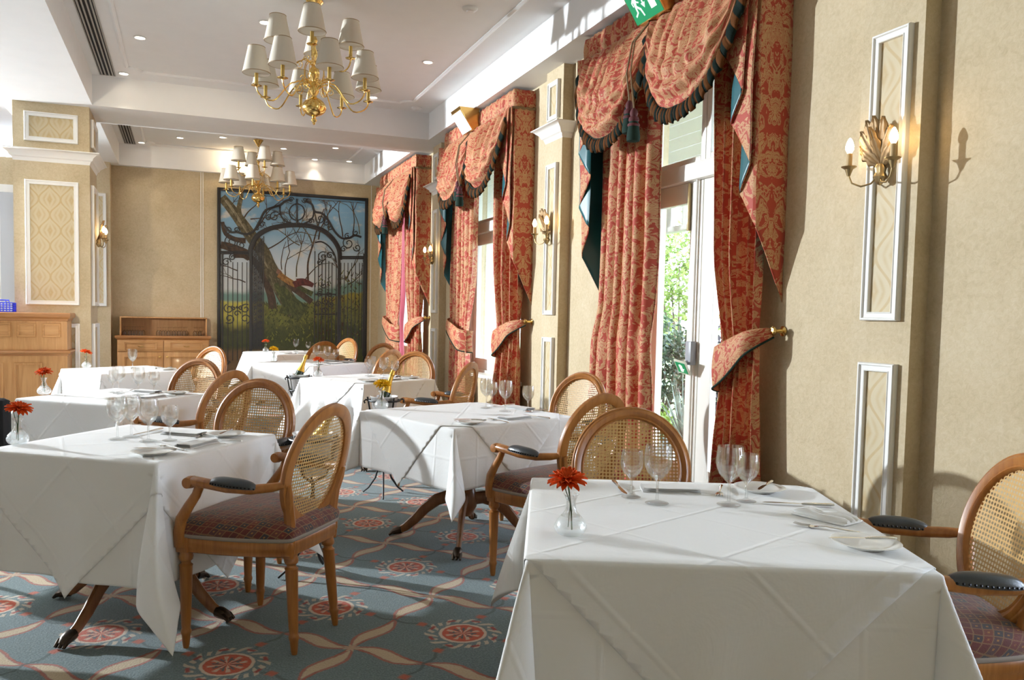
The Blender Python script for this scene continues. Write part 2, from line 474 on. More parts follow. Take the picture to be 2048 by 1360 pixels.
# ================================================================ ROOM
XW, YF, ZS, ZC = 3.0, 13.3, 3.38, 3.69
XS, XL0, XL1 = 2.73, -1.75, -0.88
def ring_loft(mb, x0, x1, y0, y1, prof, mat=0):
    """mitred moulding around a rectangle: prof = [(outset, z)]"""
    vs = []; 
    for o, z in prof:
        vs += [V(x0-o,y0-o,z), V(x1+o,y0-o,z), V(x1+o,y1+o,z), V(x0-o,y1+o,z)]
    fs = []; n = len(prof)
    for j in range(n-1):
        for i in range(4):
            i2 = (i+1) % 4; fs.append((j*4+i, j*4+i2, (j+1)*4+i2, (j+1)*4+i))
    fs.append((3,2,1,0)); fs.append(((n-1)*4, (n-1)*4+1, (n-1)*4+2, (n-1)*4+3))
    mb.add(vs, fs, mat)
def panel_frame(mb, w, h, t=.022, b=.035, Mx=None, mat=0):
    """picture-frame moulding, local x=width y=height z=out"""
    prof = [(0, 0), (0, t*.8), (b*.10, t), (b*.26, t), (b*.34, t*.72), (b*.80, t*.66), (b*.88, t*.8), (b*.96, t*.74), (b, 0)]
    vs = []
    for o, z in prof:
        for sx, sy in ((-1,-1),(1,-1),(1,1),(-1,1)):
            v = V(sx*(w/2-o), sy*(h/2-o), z); vs.append(Mx @ v if Mx else v)
    fs = []
    for j in range(len(prof)-1):
        for i in range(4):
            i2 = (i+1) % 4; fs.append((j*4+i, j*4+i2, (j+1)*4+i2, (j+1)*4+i))
    mb.add(vs, fs, mat)
def on_x(xf, yc, zc, sgn=-1):
    """matrix: local x->+y , y->z, z-> -x (into the room)"""
    return Matrix(((0,0,sgn,xf),(1 if sgn<0 else -1,0,0,yc),(0,1,0,zc),(0,0,0,1))) if sgn > 0 else Matrix(((0,0,-1,xf),(-1,0,0,yc),(0,1,0,zc),(0,0,0,1)))
def on_xp(xf, yc, zc): return Matrix(((0,0,1,xf),(1,0,0,yc),(0,1,0,zc),(0,0,0,1)))
def on_y(xc, yf, zc): return Matrix(((1,0,0,xc),(0,0,-1,yf),(0,1,0,zc),(0,0,0,1)))
fl = MB(); fl.box((-7,-3.2,-.2),(3.28,13.6,0)); struct('floor', fl, M['carpet'])
ce = MB(); ce.box((-7,-3.2,ZC),(3.28,13.6,ZC+.15)); struct('ceiling', ce, M['plaster'])
OPEN = [(.1, 1.8, .40, 3.1), (3.72, 5.11, 0.0, 3.0), (7.15, 8.90, .66, 3.0), (10.55, 12.25, .66, 3.0)]
wr = MB(); y = -3.2
for (a, b, z0, z1) in OPEN:
    wr.box((XW,y,0),(XW+.28,a,ZS)); wr.box((XW,a,z1),(XW+.28,b,ZS))
    if z0 > 0: wr.box((XW,a,0),(XW+.28,b,z0))
    y = b
wr.box((XW,y,0),(XW+.28,YF+.2,ZS)); struct('wall_right', wr, M['paper'])
wf = MB(); wf.box((-7,YF,0),(XW,YF+.2,ZS)); 
struct('wall_far', wf, M['paper'])
wp = MB(); wp.box((-2.1,13.04,0),(-.99,YF,ZS)); struct('trim_10', wp, M['paper'], label='papered pier on the end wall behind the square pillar')
wb = MB(); wb.box((-7,-3.4,0),(3.28,-3.2,ZC)); struct('wall_back', wb, M['paper'])
# unseen left side of the room, open slots placed and sized for sky fill
wl = MB(); wl.box((-7.2,-3.2,0),(-7,13.5,.45)); wl.box((-7.2,-3.2,3.35),(-7,13.5,ZC)); wl.box((-7.2,-3.2,.45),(-7,5.2,3.35))
for k in range(4): wl.box((-7.2,5.2+k*2.2,.45),(-7,7.0+k*2.2,3.35))
struct('wall_left', wl, M['paper'])
bm_ = MB(); bm_.box((XS,-3.2,ZS),(XW+.28,YF,ZC)); struct('trim_1', bm_, M['plaster'], label='white ceiling bulkhead above the tall windows')
bm_ = MB(); bm_.box((XL0,-3.2,ZS),(XL1,YF,ZC)); struct('trim_2', bm_, M['plaster'], label='wide white ceiling beam over the square pillar')
bm_ = MB(); bm_.box((XL1,9.48,ZS),(XS,10.34,ZC)); struct('trim_3', bm_, M['plaster'], label='white cross beam between the two ceiling bays')
bm_ = MB(); bm_.box((XL1,13.2,ZS),(XS,YF+.2,ZC)); struct('trim_4', bm_, M['plaster'], label='white bulkhead over the end wall')
bb = MB()
for a, b in ((-3.2,3.66),(5.17,13.3)):
    bb.add([V(XW,a,0),V(XW-.022,a,0),V(XW-.022,a,.09),V(XW-.012,a,.115),V(XW-.008,a,.13),V(XW,a,.13),
            V(XW,b,0),V(XW-.022,b,0),V(XW-.022,b,.09),V(XW-.012,b,.115),V(XW-.008,b,.13),V(XW,b,.13)],
           [(0,1,7,6),(1,2,8,7),(2,3,9,8),(3,4,10,9),(4,5,11,10),(0,5,4,3,2,1),(6,7,8,9,10,11)])
struct('baseboard_right', bb, M['oak'])
bb = MB(); bb.box((-7,YF-.02,0),(XW-.022,YF,.13)); struct('baseboard_far', bb, M['oak'])
sm = MB()
for x in (.235, .265, 2.86): sm.box((x,YF-.006,.13),(x+.012,YF,ZS))
struct('trim_5', sm, M['trim'], label='thin cream strips on the end wall')
# ---------------------------------------------------------------- ceiling bead mouldings (notched rectangles)
def bead_loop(x0, x1, y0, y1):
    n = .13; r = .13
    pts = []
    def corner(cx, cy, a0):
        return [(cx+r*cos(a0+k*pi/2/6*-1), cy+r*sin(a0+k*pi/2/6*-1)) for k in range(7)]
    P = [(x0+n+.05,y0)] + [(x1-n-.05,y0)] + corner(x1, y0, pi) [::1] + [(x1,y1-n-.05)] + corner(x1, y1, -pi/2) + [(x0+n+.05,y1)] + corner(x0, y1, 0) + [(x0,y0+n+.05)] + corner(x0, y0, pi/2)
    return P
def bead(name, x0, x1, y0, y1, lab):
    mb = MB(); P = [(x, yy, ZC) for x, yy in bead_loop(x0, x1, y0, y1)]
    mb.tube(P, .022, 6, closed=True, up=V(0,0,1)); struct(name, mb, M['plaster'], label=lab)
bead('trim_6', -.53, 2.41, -1.5, 9.12, 'white bead moulding framing the nearer ceiling bay')
bead('trim_7', -.53, 2.41, 10.75, 12.98, 'white bead moulding framing the farther ceiling bay')
# ---------------------------------------------------------------- pilasters on the window wall
CORN = [(0,-.12),(.008,-.10),(.012,-.085),(.03,-.075),(.04,-.05),(.065,-.03),(.085,-.012),(.10,-.008),(.10,0.0),(0,.004)]
def pilaster(i, yc, w=.335):
    mb = MB(); mb.box((2.91,yc-w/2,0),(XW,yc+w/2,ZS))
    p = struct('trim_%d' % i, mb, M['paper'], label=['','papered pilaster nearest the front right table','papered pilaster between the first and second windows','papered pilaster between the second and third windows'][i-10])
    for (z0, z1) in ((.16,1.12),(1.31,2.585),(2.95,3.27)):
        f = MB(); panel_frame(f, .205, z1-z0, .03, .04, on_x(2.91, yc-.01, (z0+z1)/2))
        struct('panel_frame', f, M['trim'], p)
        f = MB(); f.box((2.902,yc-.01-.066,z0+.038),(2.9115,yc-.01+.066,z1-.038)); struct('wall_panel', f, M['damask_panel'], p)
    c = MB(); ring_loft(c, 2.91, 3.3, yc-w/2, yc+w/2, [(o, 2.90+z) for o, z in CORN])
    struct('capital', c, M['trim'], p)
    b = MB(); ring_loft(b, 2.91, 3.2, yc-w/2, yc+w/2, [(0,0),(.02,0),(.02,.09),(.01,.115),(.006,.13),(0,.13)])
    struct('plinth', b, M['oak'], p)
pilaster(11, 2.765); pilaster(12, 6.305); pilaster(13, 9.72)
# ---------------------------------------------------------------- square pillar
PX0, PX1, PY0, PY1 = -1.62, -.92, 9.6, 10.32
mb = MB(); mb.box((PX0,PY0,0),(PX1,PY1,ZS)); pil = struct('trim_8', mb, M['paper'], label='square papered pillar behind the oak counter')
for (z0, z1) in ((.2,1.12),(1.31,2.59),(2.985,3.28)):
    f = MB(); panel_frame(f, .49, z1-z0, .03, .045, on_y(-1.27, PY0, (z0+z1)/2)); struct('panel_frame', f, M['trim'], pil)
    f = MB(); f.box((-1.27-.203,PY0-.008,z0+.043),(-1.27+.203,PY0+.001,z1-.043)); struct('wall_panel', f, M['damask_panel'], pil)
    f = MB(); panel_frame(f, .5, z1-z0, .03, .045, on_xp(PX1, 9.96, (z0+z1)/2)); struct('panel_frame', f, M['trim'], pil)
    f = MB(); f.box((PX1-.001,9.96-.207,z0+.043),(PX1+.008,9.96+.207,z1-.043)); struct('wall_panel', f, M['damask_panel'], pil)
c = MB(); ring_loft(c, PX0, PX1, PY0, PY1, [(o, 2.90+z) for o, z in CORN]); struct('cornice', c, M['trim'], pil)
# panel on the end-wall return
f = MB(); panel_frame(f, .42, 1.62, .03, .045, on_y(-1.25, 13.04, 2.12)); tr9 = struct('trim_9', f, M['trim'], label='white panel moulding on the end wall behind the pillar')
f = MB(); f.box((-1.25-.168,13.033,1.355),(-1.25+.168,13.041,2.885)); struct('wall_panel', f, M['damask_panel'], tr9)
# far-left panelled door on end wall
d = MB(); d.box((-3.3,YF-.05,0),(-1.98,YF,2.99)); d2 = struct('door_2', d, M['trim'], label='white door frame on the end wall at the far left')
for a, b in ((-3.2,-2.42),(-2.40,-2.06)):
    d = MB(); d.bbox((a,YF-.065,.02),(b,YF-.03,2.88),.006); struct('door_leaf', d, plain('grey_door_paint',(.45,.46,.48),.5), d2)
# ---------------------------------------------------------------- windows / french doors
def casement(mb, x, y0, y1, z0, z1, st, t=.05, bot=None):
    bot = bot or st
    mb.bbox((x,y0,z0),(x+t,y0+st,z1),.005); mb.bbox((x,y1-st,z0),(x+t,y1,z1),.005)
    mb.bbox((x,y0+st,z1-st),(x+t,y1-st,z1),.005); mb.bbox((x,y0+st,z0),(x+t,y1-st,z0+bot),.005)
def window(i, a, b, z0, z1, door):
    X = 3.10; mid = (a+b)/2
    mb = MB(); j = .055
    mb.box((X-.02,a,z0),(X+.10,a+j,z1)); mb.box((X-.02,b-j,z0),(X+.10,b,z1)); mb.box((X-.02,a+j,z1-j),(X+.10,b-j,z1))
    mb.bbox((X-.045,a+j,2.20),(X+.10,b-j,2.31),.006)
    mb.box((X-.02,a+j,z0),(X+.10,b-j,z0+.03))
    # reveal linings
    mb.box((XW+.001,a-.001,z0),(X,a+.012,z1)); mb.box((XW+.001,b-.012,z0),(X,b+.001,z1)); mb.box((XW+.001,a,z1-.012),(X,b,z1+.001))
    w = struct(('door_%d' if door else 'window_%d') % i, mb, M['window_paint'], label='cream glazed garden doors with a light above' if door else ('tall cream window between damask curtains in the middle of the wall' if i == 2 else ('tall cream window between damask curtains at the far end' if i == 3 else 'unseen cream window added at the near right for daylight')))
    for k, (y0, y1) in enumerate(((a+j, mid-.003), (mid+.003, b-j))):
        lf = MB(); casement(lf, X+.005, y0, y1, z0+.03, 2.2, .135 if door else .12, .05, .30 if door else .12)
        l = struct('door_leaf' if door else 'sash', lf, M['window_paint'], w)
        s = .13 if door else .115
        p = MB(); p.box((X+.026,y0+s,z0+.03+(.295 if door else .115)),(X+.031,y1-s,2.2-s)); struct('pane', p, M['pane'], l)
        t = MB(); casement(t, X+.01, y0, y1, 2.31, z1-j, .05); l2 = struct('top_light', t, M['window_paint'], w)
        p = MB(); p.box((X+.03,y0+.045,2.355),(X+.035,y1-.045,z1-j-.045)); struct('pane', p, M['pane'], l2)
    if door:
        r = MB(); r.tube([(X-.012,mid+.045,1.12),(X-.012,mid+.045,2.2)], .009, 8)
        r.tube([(X-.012,mid+.045,1.0),(X-.012,mid+.045,.1)], .009, 8); struct('bolt_rod', r, M['window_paint'], w)
        r = MB(); r.bbox((X-.045,mid+.012,1.0),(X-.002,mid+.075,1.155),.006); lk = struct('bolt_box', r, M['plastic_grey'], w)
        r = MB(); Mt = TR(X-.075,mid+.055,.985) @ RY(radians(-32)) @ RX(radians(8))
        r.bbox((-.006,-.062,-.052),(.006,.062,.052),.004, Mt and 0, Mt); hp = struct('push_pad', r, plain('cream_pad',(.62,.62,.50),.5), w)
        r = MB(); r.cbox((-.0075,0,0),(.003,.098,.080),0,Mt)
        hb = struct('push_sign', r, M['sign_green'], hp)
        r = MB()     # open hand symbol
        Mh = Mt @ Matrix(((0,0,-1,-.0095),(-1,0,0,0),(0,1,0,-.004),(0,0,0,1)))
        r.prism([(-.013,-.026),(.012,-.026),(.016,-.008),(.015,.006),(-.014,.006)], 0, .0012, 0, Mh)
        for q, (hx, hl, an) in enumerate(((-.0115,.022,8),(-.0042,.027,2),(.0035,.026,-3),(.011,.021,-9))):
            r.prism([(-.003,0),(.003,0),(.0028,hl),(-.0028,hl)], 0, .0012, 0, Mh @ TR(hx,.005,0) @ RZ(radians(an)))
        r.prism([(-.003,0),(.003,0),(.0028,.019),(-.0028,.019)], 0, .0012, 0, Mh @ TR(.014,-.012,0) @ RZ(radians(-48)))
        struct('hand_symbol', r, M['sign_fig'], hp)
        r = MB(); r.tube([(X-.03,mid+.05,1.03),(X-.075,mid+.05,.985)], .014, 8); struct('push_arm', r, M['plastic_grey'], w)
        r = MB(); r.bbox((X-.02,mid+.13,1.88),(X+.006,mid+.142,2.19),.003); struct('door_stay', r, M['old_brass'], w)
    return w
window(1, *OPEN[1], True)
window(2, *OPEN[2], False); window(3, *OPEN[3], False); window(4, *OPEN[0], False)  # the last one is unseen, added and sized for daylight on the front table
sl = MB()
for (a, b, z0, z1) in OPEN[2:]: sl.bbox((2.93,a-.05,z0-.035),(3.1,b+.05,z0+.005),.008)
struct('trim_14', sl, M['window_paint'], label='cream sills under the two far windows')
# ---------------------------------------------------------------- air grilles in the ceiling
def grille(y0, y1, lab):
    t = thing('air_grille', lab, 'air vent', (-.728, (y0+y1)/2, ZC))
    L = (y1-y0)/2
    f = MB(); f.box((-.075,-L,-.012),(-.066,L,.0)); f.box((.066,-L,-.012),(.075,L,0)); f.box((-.075,-L,-.012),(.075,-L+.01,0)); f.box((-.075,L-.01,-.012),(.075,L,0))
    f.build('frame', plain('grille_grey',(.30,.29,.27),.5), t)
    f = MB(); f.box((-.066,-L+.01,-.003),(.066,L-.01,-.0005)); f.build('slot_backing', M['black'], t)
    for x in (-.050,-.018,.018,.050):
        f = MB(); f.box((x-.007,-L+.01,-.011),(x+.007,L-.01,-.003)); f.build('louvre_blade', plain('grille_blade',(.34,.33,.31),.5), t)
grille(5.9, 9.40, 'long slotted grey air grille in the nearer ceiling bay')
grille(11.2, 13.12, 'slotted grey air grille in the farther ceiling bay')
# ---------------------------------------------------------------- downlights
DL = [(-.36,8.0,'left of the near chandelier, closest of the left row'),(-.57,9.28,'at the inner end of the long air grille'),(.63,7.13,'just left of the near chandelier shades'),
      (2.16,7.57,'nearest the window bulkhead in the nearer bay'),(1.96,9.05,'beside the cross beam right of the near chandelier'),
      (-.57,12.98,'at the inner end of the farther air grille'),(-.05,12.36,'left of two above the sideboard in the farther bay'),(.5,12.05,'right of two above the sideboard in the farther bay'),
      (1.37,12.45,'just right of the far chandelier'),(2.06,12.05,'under the far side of the cross beam near the windows'),(1.92,13.1,'nearest the end wall right of the far chandelier'),(2.44,13.0,'in the far right corner of the farther bay')]
t = None
for x, yy, lab in DL:
    loc = (x, yy, ZC)
    if t is None:
        t = thing('downlight', 'small lit recessed downlight ' + lab, 'ceiling light', loc, 0, 'recessed ceiling downlights')
        r = MB(); r.lathe([(.043,-.001),(.055,-.001),(.055,-.006),(.045,-.009),(.041,-.004)], 20); r.build('rim', M['plastic_white'], t)
        r = MB(); r.lathe([(.042,-.0035),(.03,-.0055),(0,-.0065)], 20); r.build('lens', M['downlight'], t)
    else: dup(t, loc, 0, 'small lit recessed downlight ' + lab)
dt = MB(); dt.lathe([(.06,0),(.06,-.012),(.05,-.022),(.03,-.026),(.028,-.034),(0,-.036)], 20)
tag(dt.build('smoke_detector', M['plastic_white'], loc=(2.52,9.28,ZC)), 'small round white smoke detector on the ceiling beside the bead moulding corner', 'smoke detector')
sd = MB(); sd.lathe([(.06,0),(.06,-.012),(.05,-.022),(.03,-.026),(.028,-.034),(0,-.036)], 20)
tag(sd.build('smoke_detector', M['plastic_white'], loc=(2.08,6.12,ZC)), 'small white smoke detector cut by the top edge right of the near chandelier', 'smoke detector')
# wall uplight on the end bulkhead
up = thing('uplight', 'small brass crescent uplight with bare bulb on the end wall above the mural', 'wall light', (.715,13.2,3.47))
r = MB(); P = [(.10*sin(a), -.07-.03*cos(a*1.0), -.11*cos(a)+.06) for a in [(-1.25+2.5*k/14) for k in range(15)]]
r.tube(P, [.004+.012*sin(pi*k/14) for k in range(15)], 8); r.build('crescent', M['old_brass'], up)
r = MB(); r.tube([(0,0,-.04),(0,-.06,-.045)], .012, 8); r.lathe([(.03,0),(.03,.012),(0,.014)], 14, TR(0,0,-.045) @ RX(radians(90))); r.build('bracket', M['brass'], up)
r = MB(); r.sphere((0,-.075,.0), .024); r.build('bulb', M['bulb'], up)
# ================================================================ CURTAINS
def lerp(a, b, t): return a+(b-a)*t
def pw(x, pts):
    for (x0, y0), (x1, y1) in zip(pts, pts[1:]):
        if x <= x1:
            t = 0 if x1 == x0 else max(0, (x-x0)/(x1-x0)); t = t*t*(3-2*t); return y0+(y1-y0)*t
    return pts[-1][1]
def curtain(y0, W, label, near, far, seed, pink=False, fartie=True):
    rnd = random.Random(seed)
    root = thing('curtain', label, 'curtain', (XW, y0, 0), 0, 'swagged damask curtains on the window wall')
    D, ZR, ZT, ZB = .21, 3.185, 3.355, 2.52
    def loc(s, d, z): return (-d, s, z)
    # gathered pelmet
    Lp = W+2*D
    def path(l):
        if l < D: return (0, l, (0,-1))
        if l < D+W: return (l-D, D, (1,0))
        return (W, D-(l-D-W), (0,1))
    ph = [rnd.uniform(0, 6.28) for _ in range(6)]
    def pel(u, v):
        l = u*Lp; s, d, n = path(min(max(l, 0), Lp))
        r = .008*sin(l*95+ph[0]+sin(l*17+ph[1])*1.4)*(.5+.5*v) + .006*sin(l*43+ph[2])
        k = 1+.0*v
        b = .012*sin(pi*v)
        if n[0]: d += r+b
        elif n[1] < 0: s -= r+b
        else: s += r+b
        return loc(s, d, lerp(ZT, ZR, v))
    m = MB(); m.grid(pel, int(Lp*130), 6, uv=lambda u, v: (u*Lp*1.35, v*.17)); m.build('pelmet', M['damask'], root, 60, solid=(.006, -1))
    m = MB(); P = []
    for k in range(int(Lp*60)+1):
        l = Lp*k/int(Lp*60); s, d, n = path(l); o = .012
        P.append(loc(s+(o if n[1] > 0 else -o if n[1] < 0 else 0), d+(o if n[0] else 0), ZR+.004*sin(l*90)))
    m.tube(P, [.012+.003*sin(k*1.9) for k in range(len(P))], 7); m.build('rope_trim', M['rope'], root)
    # swags
    for k in range(2):
        s0, s1 = (0.05, W/2+.03) if k == 0 else (W/2-.03, W-.03)
        p1, p2 = rnd.uniform(0, 6), rnd.uniform(0, 6)
        drop = ZR-ZB
        def shape(u): return max(0., 1-abs(2*u-1)**2.5)**.68
        def sw(u, v):
            uu = .5+(u-.5)*(1-.16*sin(pi*min(1, v*.9))*(1-abs(2*u-1))*1.2)
            s = lerp(s0, s1, uu)
            f = shape(u)
            z = ZR - drop*f*(v**.95)
            w = 2*pi*7.5*(u+.012*sin(u*21+p2))
            gath = (.026*sin(w+p1)+.009*sin(w*1.9+p2))*(1-v)**.55*min(1, v*7+.25)*(.45+.55*f)
            low = .020*sin(v*v*2*pi*3.6 + (u-.5)**2*7 + p2)*max(0, v-.25)*1.3*f
            belly = .15*sin(pi*min(1, v*.64))*f
            d = D+.035+belly+gath+low - .09*max(0, v-.88)/.12*f*.6
            return loc(s, d, z)
        m = MB(); m.grid(sw, 72, 56, uv=lambda u, v: (lerp(s0, s1, u)*1.25, v*1.05+u*.1)); swo = m.build('swag', M['damask'], root, 60, solid=(.006, 0))
        # bullion fringe hanging from the bottom edge, rising up the sides
        N = 110
        def fr(u, v):
            a = lerp(.012, .988, u); p = V(*sw(a, 1.0)); q = V(*sw(min(1, a+.004), 1.0)); t = (q-p)
            t = t.normalized() if t.length > 1e-6 else V(0,1,0)
            nrm = V(0, t.z, -t.y); 
            if nrm.z > 0: nrm = -nrm
            w = nrm*.5+V(0,0,-1)*.5; w.normalize()
            h = .085*(.9+.1*sin(u*N*.9))
            puff = .010*abs(sin(u*N*pi/3.2))+.012*sin(pi*v)
            r = p + w*(v*h) + V(-puff-.008,0,0)
            return r
        m = MB(); m.grid(fr, N*3, 4, uv=lambda u, v: (u*1.7, v*.085)); m.build('fringe', M['fringe'], swo, 60, solid=(.012, 1))
        m = MB(); m.tube([tuple(V(*sw(lerp(.01,.99,i/60), 1.0))+V(-.014,0,.004)) for i in range(61)], .011, 6); m.build('fringe_heading', M['tassel'], swo)
    # centre cord and tassels
    for k, (ds, zt) in enumerate(((.03, 2.66), (-.03, 2.60))):
        c = MB(); c.tube([loc(W/2, D+.04, ZR), loc(W/2+ds*.5, D+.17, ZR-.16), loc(W/2+ds*.8, D+.20, ZR-.35), loc(W/2+ds, D+.17, zt)], .006, 6); c.build('cord', M['rope'], root)
        t = MB(); prof = [(0,.012),(.012,.008),(.022,-.008),(.026,-.026),(.020,-.042),(.030,-.05),(.034,-.065),(.030,-.075)]
        t.lathe(prof[::-1], 16, TR(-(D+.17), W/2+ds, zt)); to = t.build('tassel', M['tassel_red'], root)
        t = MB(); t.lathe([(.001,-.20),(.040,-.195),(.043,-.17),(.037,-.12),(.028,-.07)], 32, TR(-(D+.17), W/2+ds, zt), wob=lambda a, z: 1+.06*sin(a*16)); t.build('tassel_skirt', M['tassel'], to)
        t = MB(); t.lathe([(.036,-.105),(.040,-.097),(.036,-.088)], 16, TR(-(D+.17), W/2+ds, zt)); t.build('tassel_band', M['tassel_red'], to)
    # jabots (cascades) with teal lining
    for k in range(2):
        key = [(0,.0),(0,.225),(.015,.235),(.10,.235),(.115,.245),(.03,.262),(.02,.268),(.03,.275),(.16,.27),(.175,.278),(.16,.286),(.075,.296),(.07,.302),(.08,.308),(.22,.30)] if k == 0 else \
              [(.03,.0),(0,.225),(.02,.24),(.12,.235),(.15,.25),(.06,.285),(.04,.29),(.06,.30),(.19,.28),(.21,.29),(.19,.31),(.10,.335),(.09,.34),(.11,.345),(.27,.31)]
        pts = []
        for (a, b), (c, d) in zip(key, key[1:]):
            for i in range(5): t = i/5; pts.append((lerp(a, c, t), lerp(b, d, t)))
        pts.append(key[-1]); cum = [0]
        for (a, b), (c, d) in zip(pts, pts[1:]): cum.append(cum[-1]+sqrt((a-c)**2+(b-d)**2))
        T = cum[-1]
        def jb(u, v):
            x = u*(len(pts)-1); i = min(int(x), len(pts)-2); t = x-i
            s = lerp(pts[i][0], pts[i+1][0], t); d = lerp(pts[i][1], pts[i+1][1], t); l = lerp(cum[i], cum[i+1], t)/T
            zb = lerp(1.40, 2.72, l**.9)
            z = lerp(ZR+.004, zb, v)
            sp = .35+.65*min(1, v*1.3)
            s = s*sp if d > .2 else s
            d = D-.012+(d-.225)*.75 if d > .21 else d*(D-.012)/.225
            d += .004*sin(z*9+l*7); 
            if k: s = W-s+.015
            else: s -= .016
            return (*loc(s, d, z), l*T)
        uvf = lambda u, v, k=k: ((jb(u, v)[3]*1.15 if k == 0 else 2-jb(u, v)[3]*1.15), -jb(u, v)[2])
        m = MB(); m.grid(jb, len(pts)-1, 30, uv=uvf)
        if k == 1: m.f = [f[::-1] for f in m.f]; m.uv = [q[::-1] if q else None for q in m.uv]
        m.build('jabot', [M['damask'], M['teal']], root, 50, solid=(.006, -1, 1))
    # drapes
    for k, (so, si, npl) in enumerate((near, far)):
        p1 = rnd.uniform(0, 6); p2 = rnd.uniform(0, 6)
        def dr(u, v):
            z = lerp(3.16, .012, v)
            a, b = pw(v, so), pw(v, si)
            tie = exp(-((z-1.12)/.22)**2)
            A = .040*(1-.45*tie); uu = u + .02*sin(u*23+p2)
            w = sin(2*pi*npl*uu+p1)
            w = w*(1.15-.15*w*w)
            d = .095+A*w + .012*sin(v*6+u*4+p2) + .01*tie
            s = lerp(a, b, u) + .012*cos(2*pi*npl*uu+p1)*(1-.3*tie)
            return loc(s, d, z)
        wid = abs(si[0][1]-so[0][1])*1.75
        m = MB(); m.grid(dr, npl*16, 64, uv=lambda u, v: (u*wid+k*.7, v*3.15))
        if k == 1: m.f = [f[::-1] for f in m.f]; m.uv = [q[::-1] if q else None for q in m.uv]
        dro = m.build('drape', [M['damask'], M['damask']], root, 60, solid=(.006, 0, 1))
        if pink and k == 1:
            m = MB(); m.grid(lambda u, v: loc(pw(v, si)-.10*u*(1-.6*exp(-((lerp(3.1,.02,v)-1.1)/.25)**2)), .05+.025*sin(u*9+v*3), lerp(3.1,.02,v)), 14, 40); m.build('lining_edge', M['pink_lining'], dro, 60, solid=(.004, 0))
        if k == 1 and not fartie: continue
        # tie-back
        vt = (3.16-1.10)/3.148; a, b = pw(vt, so), pw(vt, si); sg = 1 if b > a else -1
        knob_s = -.035 if k == 0 else W+.035
        def tb(u, v):
            s = lerp(b+sg*.022, knob_s, u)
            d = .05+.145*(1-(1-min(1, u*5))**2)*(1-max(0, (u-.72)/.28)**2*.85) if u < 1 else .06
            zc = 1.00+.235*u**1.25
            hh = (.105*(1-u)**.55+.028)*(.9+.1*sin(u*4))
            dd = .012*sin(pi*v)
            return loc(s, d+dd, zc+(v-.5)*2*hh)
        m = MB(); m.grid(tb, 30, 10, uv=lambda u, v: (u*.5+.3, v*.22+.1)); tbo = m.build('tieback', [M['damask'], M['teal']], root, 60, solid=(.010, -1 if sg > 0 else 1))
        m = MB(); m.tube([tuple(V(*tb(i/30, 0))+V(-.003,0,0)) for i in range(31)], .006, 6); m.build('tieback_piping', M['tassel'], tbo)
        kn = MB(); kn.lathe([(.026,0),(.028,.004),(.012,.012),(.010,.05),(.022,.06),(.026,.07),(.018,.08),(0,.083)], 16, TR(-.002, knob_s, 1.245) @ RY(radians(-90))); kn.build('tieback_knob', M['brass'], root)
    return root
curtain(3.53, 1.98, 'red and gold swagged curtain over the glazed doors, nearest of three', ([(0,.05),(.6,.03),(.66,.01),(1,-.05)], [(0,.50),(.45,.46),(.66,.36),(.85,.42),(1,.46)], 6),
        ([(0,1.90),(.55,1.87),(.66,1.98),(1,1.98)], [(0,1.10),(.4,1.12),(.66,1.17),(1,1.14)], 6), 3, fartie=False)
curtain(6.92, 2.10, 'red and gold swagged curtain in the middle of the window wall', ([(0,.05),(.6,.03),(.66,.01),(1,-.03)], [(0,.74),(.4,.70),(.66,.58),(.85,.72),(1,.80)], 7),
        ([(0,2.02),(.6,2.04),(.66,2.06),(1,2.12)], [(0,1.26),(.4,1.34),(.66,1.48),(1,1.40)], 6), 11)
curtain(10.28, 2.0, 'red and gold swagged curtain farthest away beside the mural wall', ([(0,.05),(.6,.03),(.66,.01),(1,-.03)], [(0,.80),(.4,.76),(.66,.62),(1,.76)], 7),
        ([(0,1.92),(.6,1.94),(.66,1.96),(1,2.02)], [(0,1.18),(.4,1.20),(.66,1.28),(1,1.22)], 5), 23, True)
